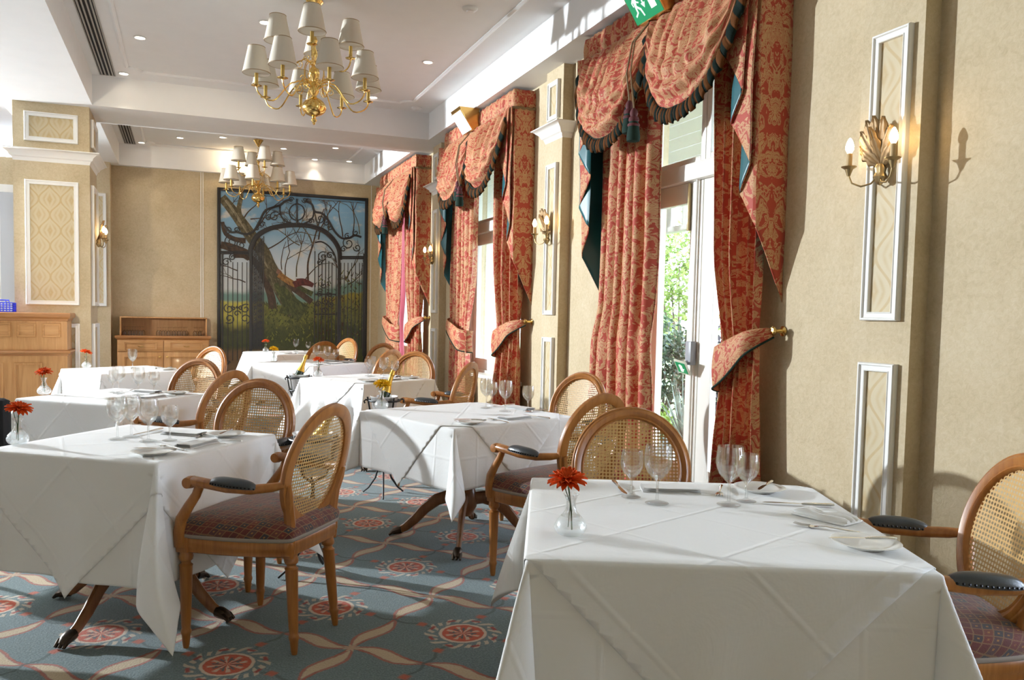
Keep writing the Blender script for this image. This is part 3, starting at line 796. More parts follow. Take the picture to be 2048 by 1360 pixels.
# ---------------------------------------------------------------- emergency signs under the bulkhead
def sign(y0, y1, label, white):
    yc = (y0+y1)/2; w = (y1-y0)
    t = thing('exit_sign', label, 'sign', (2.75, yc, ZS))
    xt, xb, zt, zb = -.155, -.035, -.115, -.215
    g = MB()
    prof = [(.03,0),(-.185,0),(-.170,-.022),(xb,zb),(.03,zb)]
    vs = [V(x,-w/2+.006,z) for x, z in prof]+[V(x,w/2-.006,z) for x, z in prof]; n = 5
    g.add(vs, [(0,1,2,3,4),(9,8,7,6,5)]+[(i, n+i, n+(i+1) % n, (i+1) % n) for i in range(n)])
    g.build('brass_housing', plain('mottled_gold_housing', (.55,.33,.10), .22, .9), t)
    # sign face frame: local x along -y (reading direction from the room), y up the slope
    p0 = V(xb, 0, zb); p1 = V(-.170, 0, -.022); up = (p1-p0); H = up.length; up.normalize(); xr = V(0,-1,0); nrm = xr.cross(up)
    F = Matrix((( xr.x, up.x, nrm.x, 0),(xr.y, up.y, nrm.y, 0),(xr.z, up.z, nrm.z, 0),(0,0,0,1)))
    F.translation = (p0+p1)/2 + nrm*.002
    a = MB(); a.bbox((-w/2,-H/2,0),(w/2,H/2,.010),.003,0,F); a.build('sign_frame', M['brass'], t)
    a = MB(); a.box((-w/2+.008,-H/2+.008,.010),(w/2-.008,H/2-.008,.0115),0,F); pl = a.build('sign_face', M['sign_white'] if white else M['sign_green'], t)
    if not white:
        k = H/.21
        def pr(poly, Mx=Matrix()): a.prism([(x*k, y*k) for x, y in poly], .0115, .0125, 0, F @ Mx)
        a = MB()
        a.lathe([(.012*k,.0115),(.012*k,.0125),(0,.0126)], 14, F @ TR(-.060*k,.058*k,0))
        pr([(-.075,.040),(-.055,.043),(-.050,.030),(-.062,-.012),(-.080,-.008)])
        pr([(-.074,.040),(-.095,.022),(-.092,-.002),(-.085,-.002),(-.086,.017),(-.070,.028)])
        pr([(-.054,.036),(-.044,.016),(-.030,.010),(-.033,.003),(-.050,.010),(-.060,.028)])
        pr([(-.080,-.006),(-.082,-.038),(-.108,-.052),(-.103,-.061),(-.070,-.042),(-.068,-.006)])
        pr([(-.072,-.010),(-.046,-.034),(-.036,-.072),(-.026,-.070),(-.034,-.026),(-.060,-.004)])
        a.build('running_figure', M['sign_fig'], pl)
        a = MB(); pr([(-.005,.060),(.005,.060),(.005,-.005),(.020,-.005),(0,-.034),(-.020,-.005),(-.005,-.005)]); a.build('down_arrow', M['sign_fig'], pl)
        a = MB(); pr([(.048,.072),(.102,.072),(.102,-.058),(.048,-.058)]); a.build('doorway_symbol', M['sign_fig'], pl)
    return t
sign(4.30, 4.62, 'green and white emergency exit sign with running figure and down arrow', False)
sign(7.82, 8.12, 'blank glowing white emergency sign above the middle curtain', True)
# ================================================================ CHAIRS
def leg_prof(h):
    return [(0,0),(.0105,.0),(.013,.012),(.0165,.05),(.0185,.056),(.0205,.064),(.0185,.072),(.0165,.078),(.0185,.10),(.0245,h-.062),(.026,h-.056),(.0185,h-.05),(.018,h-.042),(.026,h-.034),(.028,h-.022),(.025,h-.012),(.025,h)]
def seat_outline(k=1.0, n=10):
    P = []
    def bez(a, b, c, m):
        for i in range(m): t = i/m; P.append(((1-t)**2*a[0]+2*t*(1-t)*b[0]+t*t*c[0], (1-t)**2*a[1]+2*t*(1-t)*b[1]+t*t*c[1]))
    fr, br = (.272,.215), (.182,-.222)
    bez((-.25,.235),(0,.262),(.25,.235), n); bez((.25,.235),(.275,.232),(.272,.205), 4)
    bez((.272,.205),(.262,-.06),(.195,-.205), n); bez((.195,-.205),(.188,-.226),(.165,-.228), 4)
    bez((.165,-.228),(0,-.238),(-.165,-.228), n); bez((-.165,-.228),(-.188,-.226),(-.195,-.205), 4)
    bez((-.195,-.205),(-.262,-.06),(-.272,.205), n); bez((-.272,.205),(-.275,.232),(-.25,.235), 4)
    return [(x*k, y*k) for x, y in P]
def make_chair():
    t = thing('armchair', 'x', 'chair', (0,0,0), 0, 'cane backed dining armchairs')
    O = seat_outline(); cy = .005
    def rings(mb, lst, mat=0, capb=True):
        n = len(O); vs = []
        for k, z in lst: vs += [V(x*k, cy+(y-cy)*k, z) for x, y in O]
        fs = []
        for j in range(len(lst)-1):
            for i in range(n): i2 = (i+1) % n; fs.append((j*n+i, j*n+i2, (j+1)*n+i2, (j+1)*n+i))
        fs = [f[::-1] for f in fs]
        fs.append([i for i in range(n)]); fs.append([(len(lst)-1)*n+i for i in range(n)][::-1])
        mb.add(vs, fs, mat)
    m = MB(); rings(m, [(.985,.445),(1.005,.456),(1.012,.47),(1.0,.484),(.965,.497),(.90,.508),(.78,.517),(.6,.523),(.4,.526),(.15,.527)]); m.build('seat', M['tapestry'], t, 80)
    m = MB(); rings(m, [(.955,.378),(.975,.382),(.975,.40),(.985,.404),(.985,.432),(.97,.437)]); m.build('seat_frame', M['chair_wood'], t, 40)
    m = MB(); rings(m, [(.985,.434),(1.0,.438),(1.0,.448),(.985,.452)]); m.build('seat_braid', M['braid'], t, 80)
    for sx in (-1, 1):
        m = MB(); m.lathe(leg_prof(.38), 16, TR(sx*.243,.195,0)); m.bbox((sx*.243-.027,.168,.376),(sx*.243+.027,.222,.44),.004); m.build('leg', M['chair_wood'], t)
    for sx in (-1, 1):
        m = MB(); Mr = Matrix(((1,0,-sx*.02*-1/.38*-1,sx*.155),(0,1,.03/.38,-.225),(0,0,1,0),(0,0,0,1)))
        m.lathe(leg_prof(.38), 16, Mr)
        pts = [(sx*.161,-.200,.37),(sx*.158,-.206,.44),(sx*.159,-.205,.50),(sx*.173,-.208,.565),(sx*.194,-.220,.62),(sx*.205,-.229,.655)]
        m.tube(pts, [.021,.021,.021,.020,.017,.009], 8, sec=(1,1.05)); m.build('leg', M['chair_wood'], t)
    # oval back
    tl = radians(13); cb = V(0,-.238,.70); ux = V(1,0,0); uz = V(0,-sin(tl),cos(tl)); un = V(0,cos(tl),sin(tl))
    RXo, RZo = .209, .226
    sec = [(-.024,-.012),(-.024,.006),(-.019,.013),(-.013,.010),(-.009,.013),(.004,.019),(.012,.016),(.015,.011),(.021,.010),(.025,.003),(.025,-.012),(0,-.016)]
    m = MB(); N = 56; vs = []
    for i in range(N):
        a = 2*pi*i/N; ca, sa = cos(a), sin(a)
        nx, nz = ca/RXo, sa/RZo; l = sqrt(nx*nx+nz*nz); nx /= l; nz /= l
        bow = -.018*(1-ca*ca)*0 - .016*(ca*ca)*-1
        for r, h in sec: vs.append(cb + ux*(RXo*ca+nx*r) + uz*(RZo*sa+nz*r) + un*(h+bow))
    ns = len(sec)
    m.add(vs, [(i*ns+k, ((i+1) % N)*ns+k, ((i+1) % N)*ns+(k+1) % ns, i*ns+(k+1) % ns) for i in range(N) for k in range(ns)])
    bf = m.build('back_frame', M['chair_wood'], t, 45)
    for off, sc in ((-.002, 1),):
        m = MB()
        def cn(u, v):
            a = 2*pi*u; r = v; x = (RXo-.015)*r*cos(a); z = (RZo-.015)*r*sin(a)
            return cb + ux*x + uz*z + un*(off + .016*(r*cos(a))**2)
        def cuv(u, v): a = 2*pi*u; return ((RXo-.015)*v*cos(a)+off*.3, (RZo-.015)*v*sin(a)+off*.2)
        m.grid(cn, 48, 6, uv=cuv); m.build('cane_panel', M['cane'], t, 80)
    for sx in (-1, 1):
        m = MB()
        post = [(sx*.262,.205,.40),(sx*.270,.203,.455),(sx*.281,.185,.51),(sx*.288,.145,.565),(sx*.289,.112,.61),(sx*.287,.098,.645)]
        P = []; R = [.024,.0235,.0215,.0185,.017,.0165]
        m.tube(post, R, 10, sec=(.85,1.05))
        rail = [(sx*.286,.148,.652),(sx*.287,.12,.660),(sx*.287,.06,.655),(sx*.284,-.02,.646),(sx*.270,-.11,.644),(sx*.240,-.18,.652),(sx*.213,-.222,.660)]
        m.tube(rail, [.0165,.021,.0205,.020,.019,.018,.013], 10, sec=(.95,1.15))
        m.lathe([(0,-.026),(.020,-.024),(.024,0),(.020,.024),(0,.026)], 14, TR(sx*.286,.140,.655) @ RY(radians(90)))
        a = m.build('arm', M['chair_wood'], t, 50)
        p = MB(); 
        def pad(u, v):
            x = u*2-1; w = max(0, 1-abs(x)**3)**.5; c = pi*v
            y = .055-u*.195; xx = sx*(.286-.016*max(0, (u-.55))*1.6)
            return (xx + .031*w*cos(c), y, .657-.010*u + .001 + .033*w*sin(c)**.8)
        p.grid(pad, 20, 12); p.build('arm_pad', M['leather'], a, 80)
        s = MB()
        for i in range(15):
            u = .03+.94*i/14
            for v in (.04,.96): q = pad(u, v); s.sphere(q, .0042, 6, 4)
        s.build('arm_studs', M['stud'], a)
    return t
CH = make_chair()
def facing(top, phi, label, first=[True]):
    f = radians(phi); d = V(cos(f), sin(f), 0)
    p = V(top[0], top[1], 0) + d*.29
    if first[0]:
        first[0] = False; CH.location = p; CH.rotation_euler = (0,0,f-pi/2); CH['label'] = label; return CH
    return dup(CH, p, f-pi/2, label)
facing((.535,3.15), 141, 'cane armchair in the foreground seen from behind, drawn up to the front left table')
facing((1.66,2.80), -115, 'cane armchair behind the front right table with its back towards the glazed doors')
facing((2.205,1.535), 153, 'cane armchair cut off by the right edge beside the front right table')
facing((1.84,3.35), 112, 'cane armchair with tapestry seat at the near side of the table by the glazed doors')
facing((2.41,4.66), -158, 'cane armchair between the table by the doors and the nearest damask drape')
facing((2.02,5.75), 140, 'cane armchair with grey arm pad in front of the middle curtain, facing left')
facing((2.04,7.40), -135, 'brightly lit cane armchair at the far side of the table with fluted folds')
facing((1.91,7.80), 130, 'cane armchair seen from behind, half hidden left of the brightly lit armchair')
facing((2.19,9.37), -141, 'cane armchair partly hidden in front of the farthest curtain')
facing((1.58,9.88), 111, 'dark looking cane armchair seen from behind before the right half of the mural')
facing((2.11,11.12), -150, 'small pale cane armchair against the lower right corner of the mural')
facing((.37,4.37), -127, 'cane armchair directly behind the front left table, facing the camera')
facing((.27,5.01), 140, 'cane armchair seen from behind at the second table of the left row')
facing((.11,6.22), -130, 'cane armchair at the far side of the second table of the left row')
facing((.27,8.29), -142, 'small sunlit cane armchair in front of the oak sideboard')
# ================================================================ TABLES AND CLOTHS
def make_table():
    t = thing('dining_table', 'x', 'table', (0,0,0), 0, 'pedestal dining tables')
    m = MB(); m.bbox((-.5,-.5,.699),(.5,.5,.722),.006); m.build('tabletop', M['table_wood'], t)
    m = MB(); m.lathe([(0,.13),(.03,.135),(.045,.16),(.062,.19),(.066,.24),(.05,.29),(.038,.34),(.034,.40),(.040,.48),(.052,.55),(.042,.60),(.06,.66),(.09,.685),(.10,.70)], 24); m.build('pedestal_column', M['table_wood'], t)
    for k in range(4):
        R = RZ(k*pi/2); m = MB()
        m.tube([(.035,0,.235),(.10,0,.245),(.17,0,.222),(.24,0,.168),(.30,0,.100),(.355,0,.052),(.39,0,.034)], [.036,.036,.033,.030,.027,.023,.020], 10, M=R, sec=(1.05,.62))
        l = m.build('leg', M['table_wood'], t)
        m = MB(); m.tube([(.375,0,.038),(.395,0,.034),(.42,0,.026),(.438,0,.016)], [.024,.026,.022,.012], 10, M=R, sec=(.95,1.0))
        for q in (-.016, 0, .016): m.tube([(.40,q*.8,.034),(.425,q*1.15,.026),(.446,q*1.2,.008)], [.010,.011,.007], 6, M=R)
        m.build('claw_foot', M['dark_brass'], l)
    return t
TBL = make_table()
TOP = .727
KT = 1.056
def cloth_fn(a, seed, amp=.05, kx=9., pleat=1.):
    rnd = random.Random(seed); ph = [rnd.uniform(0, 6.28) for _ in range(8)]; sw = [rnd.uniform(-.06,.06) for _ in range(4)]
    r = .010
    def wave(side, s, d):
        k = side
        e = 1-min(1, abs(s)/a)**4
        return abs(amp)*d*e*((sin(kx*s+ph[k])*.6+sin(kx*2.1*s+ph[k+4])*.35)+(.75 if amp < 0 else 0))
    half_ = [(.03,0),(.055,-.05*pleat),(.13,-.045*pleat),(.215,.03),(.262,.16),(.275,.275)]
    full_ = half_ + [(q[1], q[0]) for q in half_[:-1]][::-1]
    def cpath(th):       # Catmull-Rom, th 0..1 across the quarter turn
        n = len(full_)-1; x = min(th*n, n-1e-6); i = int(x); t = x-i
        P = [full_[max(0, min(n, i+k))] for k in (-1,0,1,2)]
        return tuple(.5*((2*P[1][c])+(-P[0][c]+P[2][c])*t+(2*P[0][c]-5*P[1][c]+4*P[2][c]-P[3][c])*t*t+(-P[0][c]+3*P[1][c]-3*P[2][c]+P[3][c])*t**3) for c in (0,1))
    def F(px, py, lift):
        qx = max(-a, min(a, px)); qy = max(-a, min(a, py)); dx = px-qx; dy = py-qy
        d = sqrt(dx*dx+dy*dy)
        if d < 1e-9: return (px, py, TOP+lift)
        if d < r*1.57:
            an = d/r; o = r*sin(an); dz = r*(1-cos(an)); ex = 0
        else: o = r; dz = r+(d-r*1.57); ex = d-r*1.57
        if abs(dx) < 1e-9 or abs(dy) < 1e-9:
            if abs(dy) < 1e-9: sd = 0 if dx > 0 else 2; s = py
            else: sd = 1 if dy > 0 else 3; s = px
            o2 = o + lift + .03*ex + wave(sd, s, ex)*min(1, ex*4)
            if o2 < lift+.002: o2 = lift+.002
            z = TOP+lift - dz
            if abs(dy) < 1e-9: return (qx + o2*(1 if dx > 0 else -1), py, z)
            return (px, qy + o2*(1 if dy > 0 else -1), z)
        sx = 1 if dx > 0 else -1; sy = 1 if dy > 0 else -1
        th = atan2(abs(dy), abs(dx))/(pi/2)
        c = cpath(th); ca, sa = cos(th*pi/2), sin(th*pi/2)
        ci = (0 if sx > 0 else 1)+(0 if sy > 0 else 2); swy = sw[ci]
        ox = (o+lift)*ca + c[0]*ex + lift*.5; oy = (o+lift)*sa + c[1]*ex + lift*.5
        ox += swy*ex*sin(th*pi)*sin(ex*6); oy -= swy*ex*sin(th*pi)*sin(ex*6)
        k = sin(th*pi)**2
        z = TOP+lift-dz*(1-.05*k)
        return (qx+sx*ox, qy+sy*oy, z)
    return F
def lay(name, F, half, rot, off, lift, a, label, cat, loc, rz, group, cell=.02):
    ext = half*(abs(cos(rot))+abs(sin(rot)))+max(abs(off[0]), abs(off[1]))+.01 if rot else half
    r = .010
    pos = [a*i/14 for i in range(0, 15)] + [a+r*.5, a+r, a+r*1.57]
    x = a+r*1.57; k = max(2, int((ext-x)/cell)+1); pos += [x+(ext-x)*(i+1)/k for i in range(k)]
    L = [-p for p in pos[:0:-1]] + pos
    bm = bmesh.new(); n = len(L)
    vs = [[bm.verts.new((L[i], L[j], 0)) for i in range(n)] for j in range(n)]
    for j in range(n-1):
        for i in range(n-1): bm.faces.new((vs[j][i], vs[j][i+1], vs[j+1][i+1], vs[j+1][i]))
    if rot:
        for q in range(4):
            an = rot+q*pi/2; no = V(cos(an), sin(an), 0)
            bmesh.ops.bisect_plane(bm, geom=bm.verts[:]+bm.edges[:]+bm.faces[:], plane_co=V(off[0],off[1],0)+no*half, plane_no=no, clear_outer=True, dist=1e-5)
    bm.verts.index_update()
    m = MB(); c, s = cos(-rot), sin(-rot)
    uv = []; vv = []
    for v in bm.verts:
        p = F(v.co.x, v.co.y, lift); vv.append((p[0], p[1], max(p[2], .015+lift)))
        dx, dy = v.co.x-off[0], v.co.y-off[1]; uv.append((dx*c-dy*s, dx*s+dy*c))
    m.add(vv, [[v.index for v in f.verts] for f in bm.faces], 0, uv); bm.free()
    o = m.build(name, M['linen'], None, 80, solid=(.0016, 1))
    o.location = (loc[0], loc[1], 0); o.rotation_euler = (0,0,rz)
    return tag(o, label, cat, group)
# name: (centre, half side, rotation, leg turn, base half, overlay half, overlay offset)
TABLES = {
 'front right': ((1.305,1.845), .445, -24.5, 45, .86, .655, (-.02,.0), 5),
 'front left': ((-.165,3.55), .37, 53, 0, .86, .66, (0,-.01), 6),
 'middle': ((1.44,4.155), .415, 20, 45, .76, .56, (-.02,.03), 7),
 'second left': ((-.38,5.42), .365, 50, 0, .84, .62, (0,0), 8),
 'third left': ((-.47,7.71), .37, 29, 0, .84, .62, (0,0), 9),
 'round edged': ((1.40,6.55), .38, 30, 45, .84, .50, (0,0), 10),
 'second back': ((1.25,8.62), .42, 38, 0, .84, .60, (0,0), 12),
 'farthest': ((1.27,10.75), .42, 24, 45, .84, .60, (0,0), 13),
}
TABLES = {k: ((v[0][0]*KT, v[0][1]*KT), v[1]*KT, *v[2:]) for k, v in TABLES.items()}
TDESC = {'front right': 'the front right table', 'front left': 'the front left table', 'middle': 'the table by the glazed doors',
 'second left': 'the second left row table', 'third left': 'the left table by the counter', 'round edged': 'the table with fluted folds',
 'second back': 'the yellow flower table', 'farthest': 'the table under the mural'}
firstT = True
for k, (c, a, rot, lt, bh, oh, off, seed) in TABLES.items():
    rz = radians(rot)
    if firstT: tb = TBL; firstT = False; tb.location = (c[0], c[1], 0); tb.rotation_euler = (0,0,rz)
    else: tb = dup(TBL, (c[0], c[1], 0), rz, '')
    tb['label'] = 'mahogany pedestal and claw feet of ' + TDESC[k]
    for ch in tb.children:
        n = ch.name.split('.')[0]
        if n == 'tabletop': ch.scale = (a*2-.01, a*2-.01, 1)
        else: ch.rotation_euler = (0,0,radians(lt))
    fl_ = k == 'round edged'
    F = cloth_fn(a, seed, -.45 if fl_ else .05, 19. if fl_ else 9.)
    lay('tablecloth', F, bh, 0, (0,0), 0, a, 'long white under cloth hanging low on ' + TDESC[k], 'tablecloth', c, rz, 'long white under cloths', .009 if k in ('front right', 'front left') else .016)
    lay('overlay_cloth', F, oh, pi/4, off, .0035, a, 'white square top cloth laid cornerwise over ' + TDESC[k], 'tablecloth', c, rz, 'white cornerwise top cloths', .011 if k in ('front right', 'front left') else .018)
# ================================================================ TABLEWARE
TT = TOP+.0068
KS = [1.056]
def make_glass(h, r):
    k = h/.17; q = r/.040
    prof = [(0,.0),(.033*q,.0005),(.034*q,.0018),(.030*q,.004),(.012*q,.0075),(.0048,.012),(.0040,.03),(.0040,.056*k),(.0055,.064*k),(.014*q,.072*k),(.029*q,.088*k),(.0375*q,.108*k),(.040*q,.125*k),(.0385*q,.148*k),(.0355*q,.170*k)]
    inn = [(.0343*q,.170*k),(.0372*q,.148*k),(.0387*q,.125*k),(.0362*q,.108*k),(.0277*q,.0895*k),(.012*q,.0745*k),(0,.070*k)]
    return prof, inn
def glass_obj(h, r):
    p, i = make_glass(h, r)
    m = MB(); m.lathe(p+i, 28); return m.build('wine_glass', M['glass'], None, 50)
GL = {}
def wine_glass(kind, x, y, label, z=None, sc=1):
    x *= KS[0]; y *= KS[0]
    if kind not in GL: GL[kind] = o = glass_obj(*((.181,.043) if kind == 'large' else (.150,.0365)))
    else: o = GL[kind].copy(); COL.objects.link(o)
    o.location = (x, y, TT if z is None else z); o.rotation_euler = (0,0,random.uniform(0,6))
    return tag(o, label, 'wine glass', 'wine glasses on the tables')
def knife_mesh(L=.215):
    m = MB(); h = L*.45
    m.tube([(0,-L/2,.006),(0,-L/2+.01,.006),(0,-L/2+h*.6,.0058),(0,-L/2+h-.008,.0055),(0,-L/2+h,.005)], [.005,.0075,.0068,.0052,.004], 10, sec=(1,.62), up=V(1,0,0))
    pl = [(-.003,-L/2+h),(.004,-L/2+h),(.0085,-L/2+h+.02),(.0095,L/2-.035),(.006,L/2-.01),(-.002,L/2),(-.0045,L/2-.02)]
    m.prism(pl, .0042, .0056); return m
def fork_mesh(L=.195):
    m = MB()
    m.tube([(0,-L/2,.004),(0,-L/2+.01,.0045),(0,-L/2+.05,.006),(0,L/2-.085,.008),(0,L/2-.065,.006)], [.004,.0065,.005,.003,.0032], 8, sec=(1,.5), up=V(1,0,0))
    def hd(u, v): y = L/2-.068+v*.028; w = .004+.0085*min(1, v*1.6)**.6; return ((u*2-1)*w, y, .006-.004*sin(v*pi*.8)+.001*abs(u*2-1))
    m.grid(hd, 6, 6)
    m.grid(lambda u, v: tuple(V(*hd(u, v))-V(0,0,.0014)), 6, 6)
    for q in (-.0105,-.0035,.0035,.0105):
        m.tube([(q,L/2-.042,.0035),(q,L/2-.02,.003),(q*.95,L/2,.0065)], [.0020,.0017,.0008], 6)
    return m
CUT = {}
def cutlery(kind, x, y, ang, label, z=None, tilt=0):
    x *= KS[0]; y *= KS[0]
    if kind not in CUT:
        if kind == 'table_knife': o = knife_mesh().build('table_knife', M['silver'], None, 45)
        elif kind == 'butter_knife': o = knife_mesh(.175).build('butter_knife', M['silver'], None, 45)
        else: o = fork_mesh().build('table_fork', M['silver'], None, 45)
        CUT[kind] = o
    else: o = CUT[kind].copy(); COL.objects.link(o)
    o.location = (x, y, TT if z is None else z); o.rotation_euler = (tilt, 0, ang)
    return tag(o, label, 'fork' if 'fork' in kind else 'knife', 'silver cutlery on the tables')
PL = []
def plate(x, y, label):
    x *= KS[0]; y *= KS[0]
    if not PL:
        m = MB(); m.lathe([(0,.0),(.048,.0),(.052,.003),(.066,.0085),(.083,.0135),(.0845,.0148),(.083,.0158),(.066,.0112),(.052,.006),(.04,.0045),(0,.0042)], 40); PL.append(m.build('side_plate', M['china'], None, 50)); o = PL[0]
    else: o = PL[0].copy(); COL.objects.link(o)
    o.location = (x, y, TT)
    return tag(o, label, 'plate', 'white side plates')
NP = {}
def napkin(x, y, ang, label, kind='flat'):
    x *= KS[0]; y *= KS[0]
    if kind not in NP:
        m = MB()
        if kind == 'flat':
            for k in range(4):
                def lay_(u, v, k=k):
                    x_ = (u-.5)*.19*(1-.015*k); y_ = (v-.5)*.085*(1-.03*k)
                    e = min(1, min(v, 1-v)*9)
                    return (x_, y_+.002*sin(k*2.), -.001+k*.0038+.0028*sqrt(max(0, 1-(1-e)**2))+.0012*sin(u*5+k))
                m.grid(lay_, 14, 14)
                m.grid(lambda u, v, k=k: ((u-.5)*.19*(1-.015*k), (v-.5)*.085*(1-.03*k)+.002*sin(k*2.), -.002+k*.0038+.0028), 14, 4)
            m.box((-.094,-.041,-.002),(.094,.041,.0015))
        else:      # soft rolled ridges
            for k in range(3):
                P = [((i/10-.5)*.17, (k-1)*.030+.004*sin(i*.9+k), .008+.002*sin(i*.7+k*2)) for i in range(11)]
                m.tube(P, [.004]+[.0145+.0015*sin(i*1.3+k) for i in range(9)]+[.006], 12, sec=(.75,1.15))
            m.bbox((-.085,-.048,0),(.085,.048,.006),.002)
        NP[kind] = o = m.build('napkin', M['napkin'], None, 60)
    else: o = NP[kind].copy(); COL.objects.link(o)
    o.location = (x, y, TT); o.rotation_euler = (0,0,ang)
    return tag(o, label, 'napkin', 'folded white napkins')
VS = []
def vase(x, y, label, flabel, red=True, lean=(.0,.0), rz=0):
    x *= KS[0]; y *= KS[0]
    if not VS:
        t = thing('bud_vase', label, 'vase', (x, y, TT), 0, 'glass bud vases')
        outer = [(0,0),(.026,0),(.034,.004),(.041,.015),(.042,.024),(.036,.038),(.026,.050),(.0165,.062),(.0125,.075),(.0125,.088),(.016,.098),(.0215,.107)]
        m = MB(); m.lathe(outer[:7], 30, wob=lambda a, z: 1+.02*sin(a*14)*(z > .003)); m.build('cut_glass_body', M['cut_glass'], t, 60)
        m = MB(); m.lathe(outer[6:]+[(.0195,.107),(.0145,.098),(.0110,.088),(.0110,.075),(.015,.062),(.0245,.050)], 30); m.build('neck', M['glass'], t, 60); VS.append(t)
    else: dup(VS[0], (x, y, TT), rz, label)
    f = thing('gerbera_flower', flabel, 'flower', (x, y, TT), rz, 'flowers in bud vases')
    top = V(lean[0], lean[1], .142)
    m = MB(); m.tube([(0.004,0,.012),(.001,0,.06),(top.x*.5,top.y*.5,.11),tuple(top)], .0022, 6)
    if red: m.tube([(-.006,.002,.02),(-.002,0,.08),(-.014,.004,.115),(-.020,.005,.135)], .0014, 6)
    m.build('stalk', M['stem'], f)
    A = TR(*top) @ RX(radians(14)) @ RY(radians(-8))
    rnd = random.Random(int(x*1000+y*777))
    m = MB()
    for ring, (n, L, el, z) in enumerate(((17,.047,.10,.0),(15,.041,.30,.003),(12,.028,.62,.006))):
        for k in range(n):
            a = 2*pi*k/n + ring*.2 + rnd.uniform(-.07,.07); e = el+rnd.uniform(-.14,.12); LL = L*rnd.uniform(.9,1.06)
            Mx = A @ RZ(a) @ TR(.006,0,z) @ RY(-e)
            def pt(u, v): 
                w = .0088*(sin(pi*min(1, .12+v*.86))**.6)*(1-.1*ring); return (v*LL, (u*2-1)*w, .0022*(u*2-1)**2*2-.010*v*v*(1-ring*.5)+.0015)
            m.grid(pt, 2, 6, M=Mx)
    m.build('petals', M['petal_red' if red else 'petal_yellow'], f, 70, solid=(.0008, 0))
    m = MB(); m.lathe([(.0125,.002),(.0125,.007),(.009,.010),(.004,.0095),(0,.009)], 16, A, wob=lambda a, z: 1+.06*sin(a*8)); m.build('flower_centre', M['flower_eye' if red else 'flower_eye_y'], f)
# ---- settings
def local(c, rot, x, y):
    a = radians(rot); return (c[0]+x*cos(a)-y*sin(a), c[1]+x*sin(a)+y*cos(a))
def place_setting(tk, side, a, who, g1=True, g2=True, kind='flat', dr=0, nap=True, gl=(.015,.10)):
    """side: outward normal angle in the table frame; diner sits there looking in"""
    c, _a, rot = TABLES[tk][0], TABLES[tk][1], TABLES[tk][2]
    n = radians(rot+side); nx, ny = cos(n), sin(n); rx, ry = -ny, nx      # diner's right hand
    def P(r, t): return (c[0]+nx*(a-r)+rx*t, c[1]+ny*(a-r)+ry*t)
    td = TDESC[tk]; ang = n+pi/2; KS[0] = 1.
    if nap: napkin(*P(.10, 0), ang, 'folded white napkin at %s on %s' % (who, td), kind)
    cutlery('table_knife', *P(.125, .135), ang, 'silver knife by the napkin at %s on %s' % (who, td))
    cutlery('table_fork', *P(.115, -.135), ang, 'silver fork by the napkin at %s on %s' % (who, td))
    p = P(.11, -.245); plate(*p, 'white side plate at %s on %s' % (who, td))
    cutlery('butter_knife', p[0], p[1], ang+.55, 'butter knife on the plate at %s on %s' % (who, td), TT+.0150)
    if g1: wine_glass('large', *P(.27, .08), 'large wine glass at %s on %s' % (who, td))
    if g2: wine_glass('small', *P(.225, .17), 'smaller wine glass at %s on %s' % (who, td))
    KS[0] = 1.056
# front right table from the photograph, in table coordinates
c1, a1, r1 = TABLES['front right'][0], TABLES['front right'][1], radians(TABLES['front right'][2])
T1 = TDESC['front right']
napkin(1.415, 2.135, r1, 'flat folded white napkin at the far place on ' + T1)
cutlery('table_knife', 1.272, 2.20, r1+pi+.12, 'silver table knife left of the flat napkin on ' + T1)
cutlery('table_fork', 1.555, 2.07, r1+pi-.25, 'silver fork right of the flat napkin on ' + T1)
plate(1.685, 2.045, 'white side plate behind the wine glasses on ' + T1)
cutlery('butter_knife', 1.70, 2.035, r1+pi-.5, 'silver butter knife on the plate behind the glasses on ' + T1, TT+.0150)
napkin(1.635, 1.705, radians(-75), 'softly rolled white napkin at the window side of ' + T1, 'roll')
cutlery('table_knife', 1.665, 1.85, radians(62), 'silver table knife beyond the rolled napkin on ' + T1)
cutlery('table_fork', 1.55, 1.60, radians(35), 'silver fork in front of the rolled napkin on ' + T1)
plate(1.52, 1.455, 'white side plate nearest the camera on the right of ' + T1)
cutlery('butter_knife', 1.515, 1.462, radians(70), 'silver butter knife across the nearest side plate on ' + T1, TT+.0150)
wine_glass('large', 1.275, 1.99, 'large wine glass in front of the flat napkin on ' + T1)
wine_glass('small', 1.245, 2.085, 'smaller wine glass left of the flat napkin on ' + T1)
wine_glass('large', 1.47, 1.915, 'large wine glass of the right hand pair on ' + T1)
wine_glass('small', 1.548, 1.935, 'smaller wine glass at the right end of the row on ' + T1)
vase(.885, 1.765, 'clear glass bud vase holding a red gerbera on ' + T1, 'orange red gerbera in the bud vase on ' + T1, True, (-.012,0))
# front left table
T2 = TDESC['front left']
plate(-.105, 3.215, 'white side plate at the near corner of ' + T2)
cutlery('butter_knife', -.10, 3.22, radians(64), 'silver butter knife on the plate at the near corner of ' + T2, TT+.0150)
napkin(.045, 3.40, radians(TABLES['front left'][2]), 'folded white napkin at the near place on ' + T2)
cutlery('table_fork', -.05, 3.34, radians(32), 'silver fork between the near plate and napkin on ' + T2)
cutlery('table_knife', .135, 3.48, radians(53), 'silver knife beyond the near napkin on ' + T2)
napkin(.0, 3.69, radians(143), 'folded white napkin at the far place on ' + T2)
plate(.165, 3.60, 'white side plate at the right corner of ' + T2)
cutlery('butter_knife', .165, 3.605, radians(160), 'silver butter knife on the plate at the right corner of ' + T2, TT+.0150)
cutlery('table_knife', -.145, 3.77, radians(147), 'silver knife left of the far napkin on ' + T2)
cutlery('table_fork', .085, 3.655, radians(145), 'silver fork right of the far napkin on ' + T2)
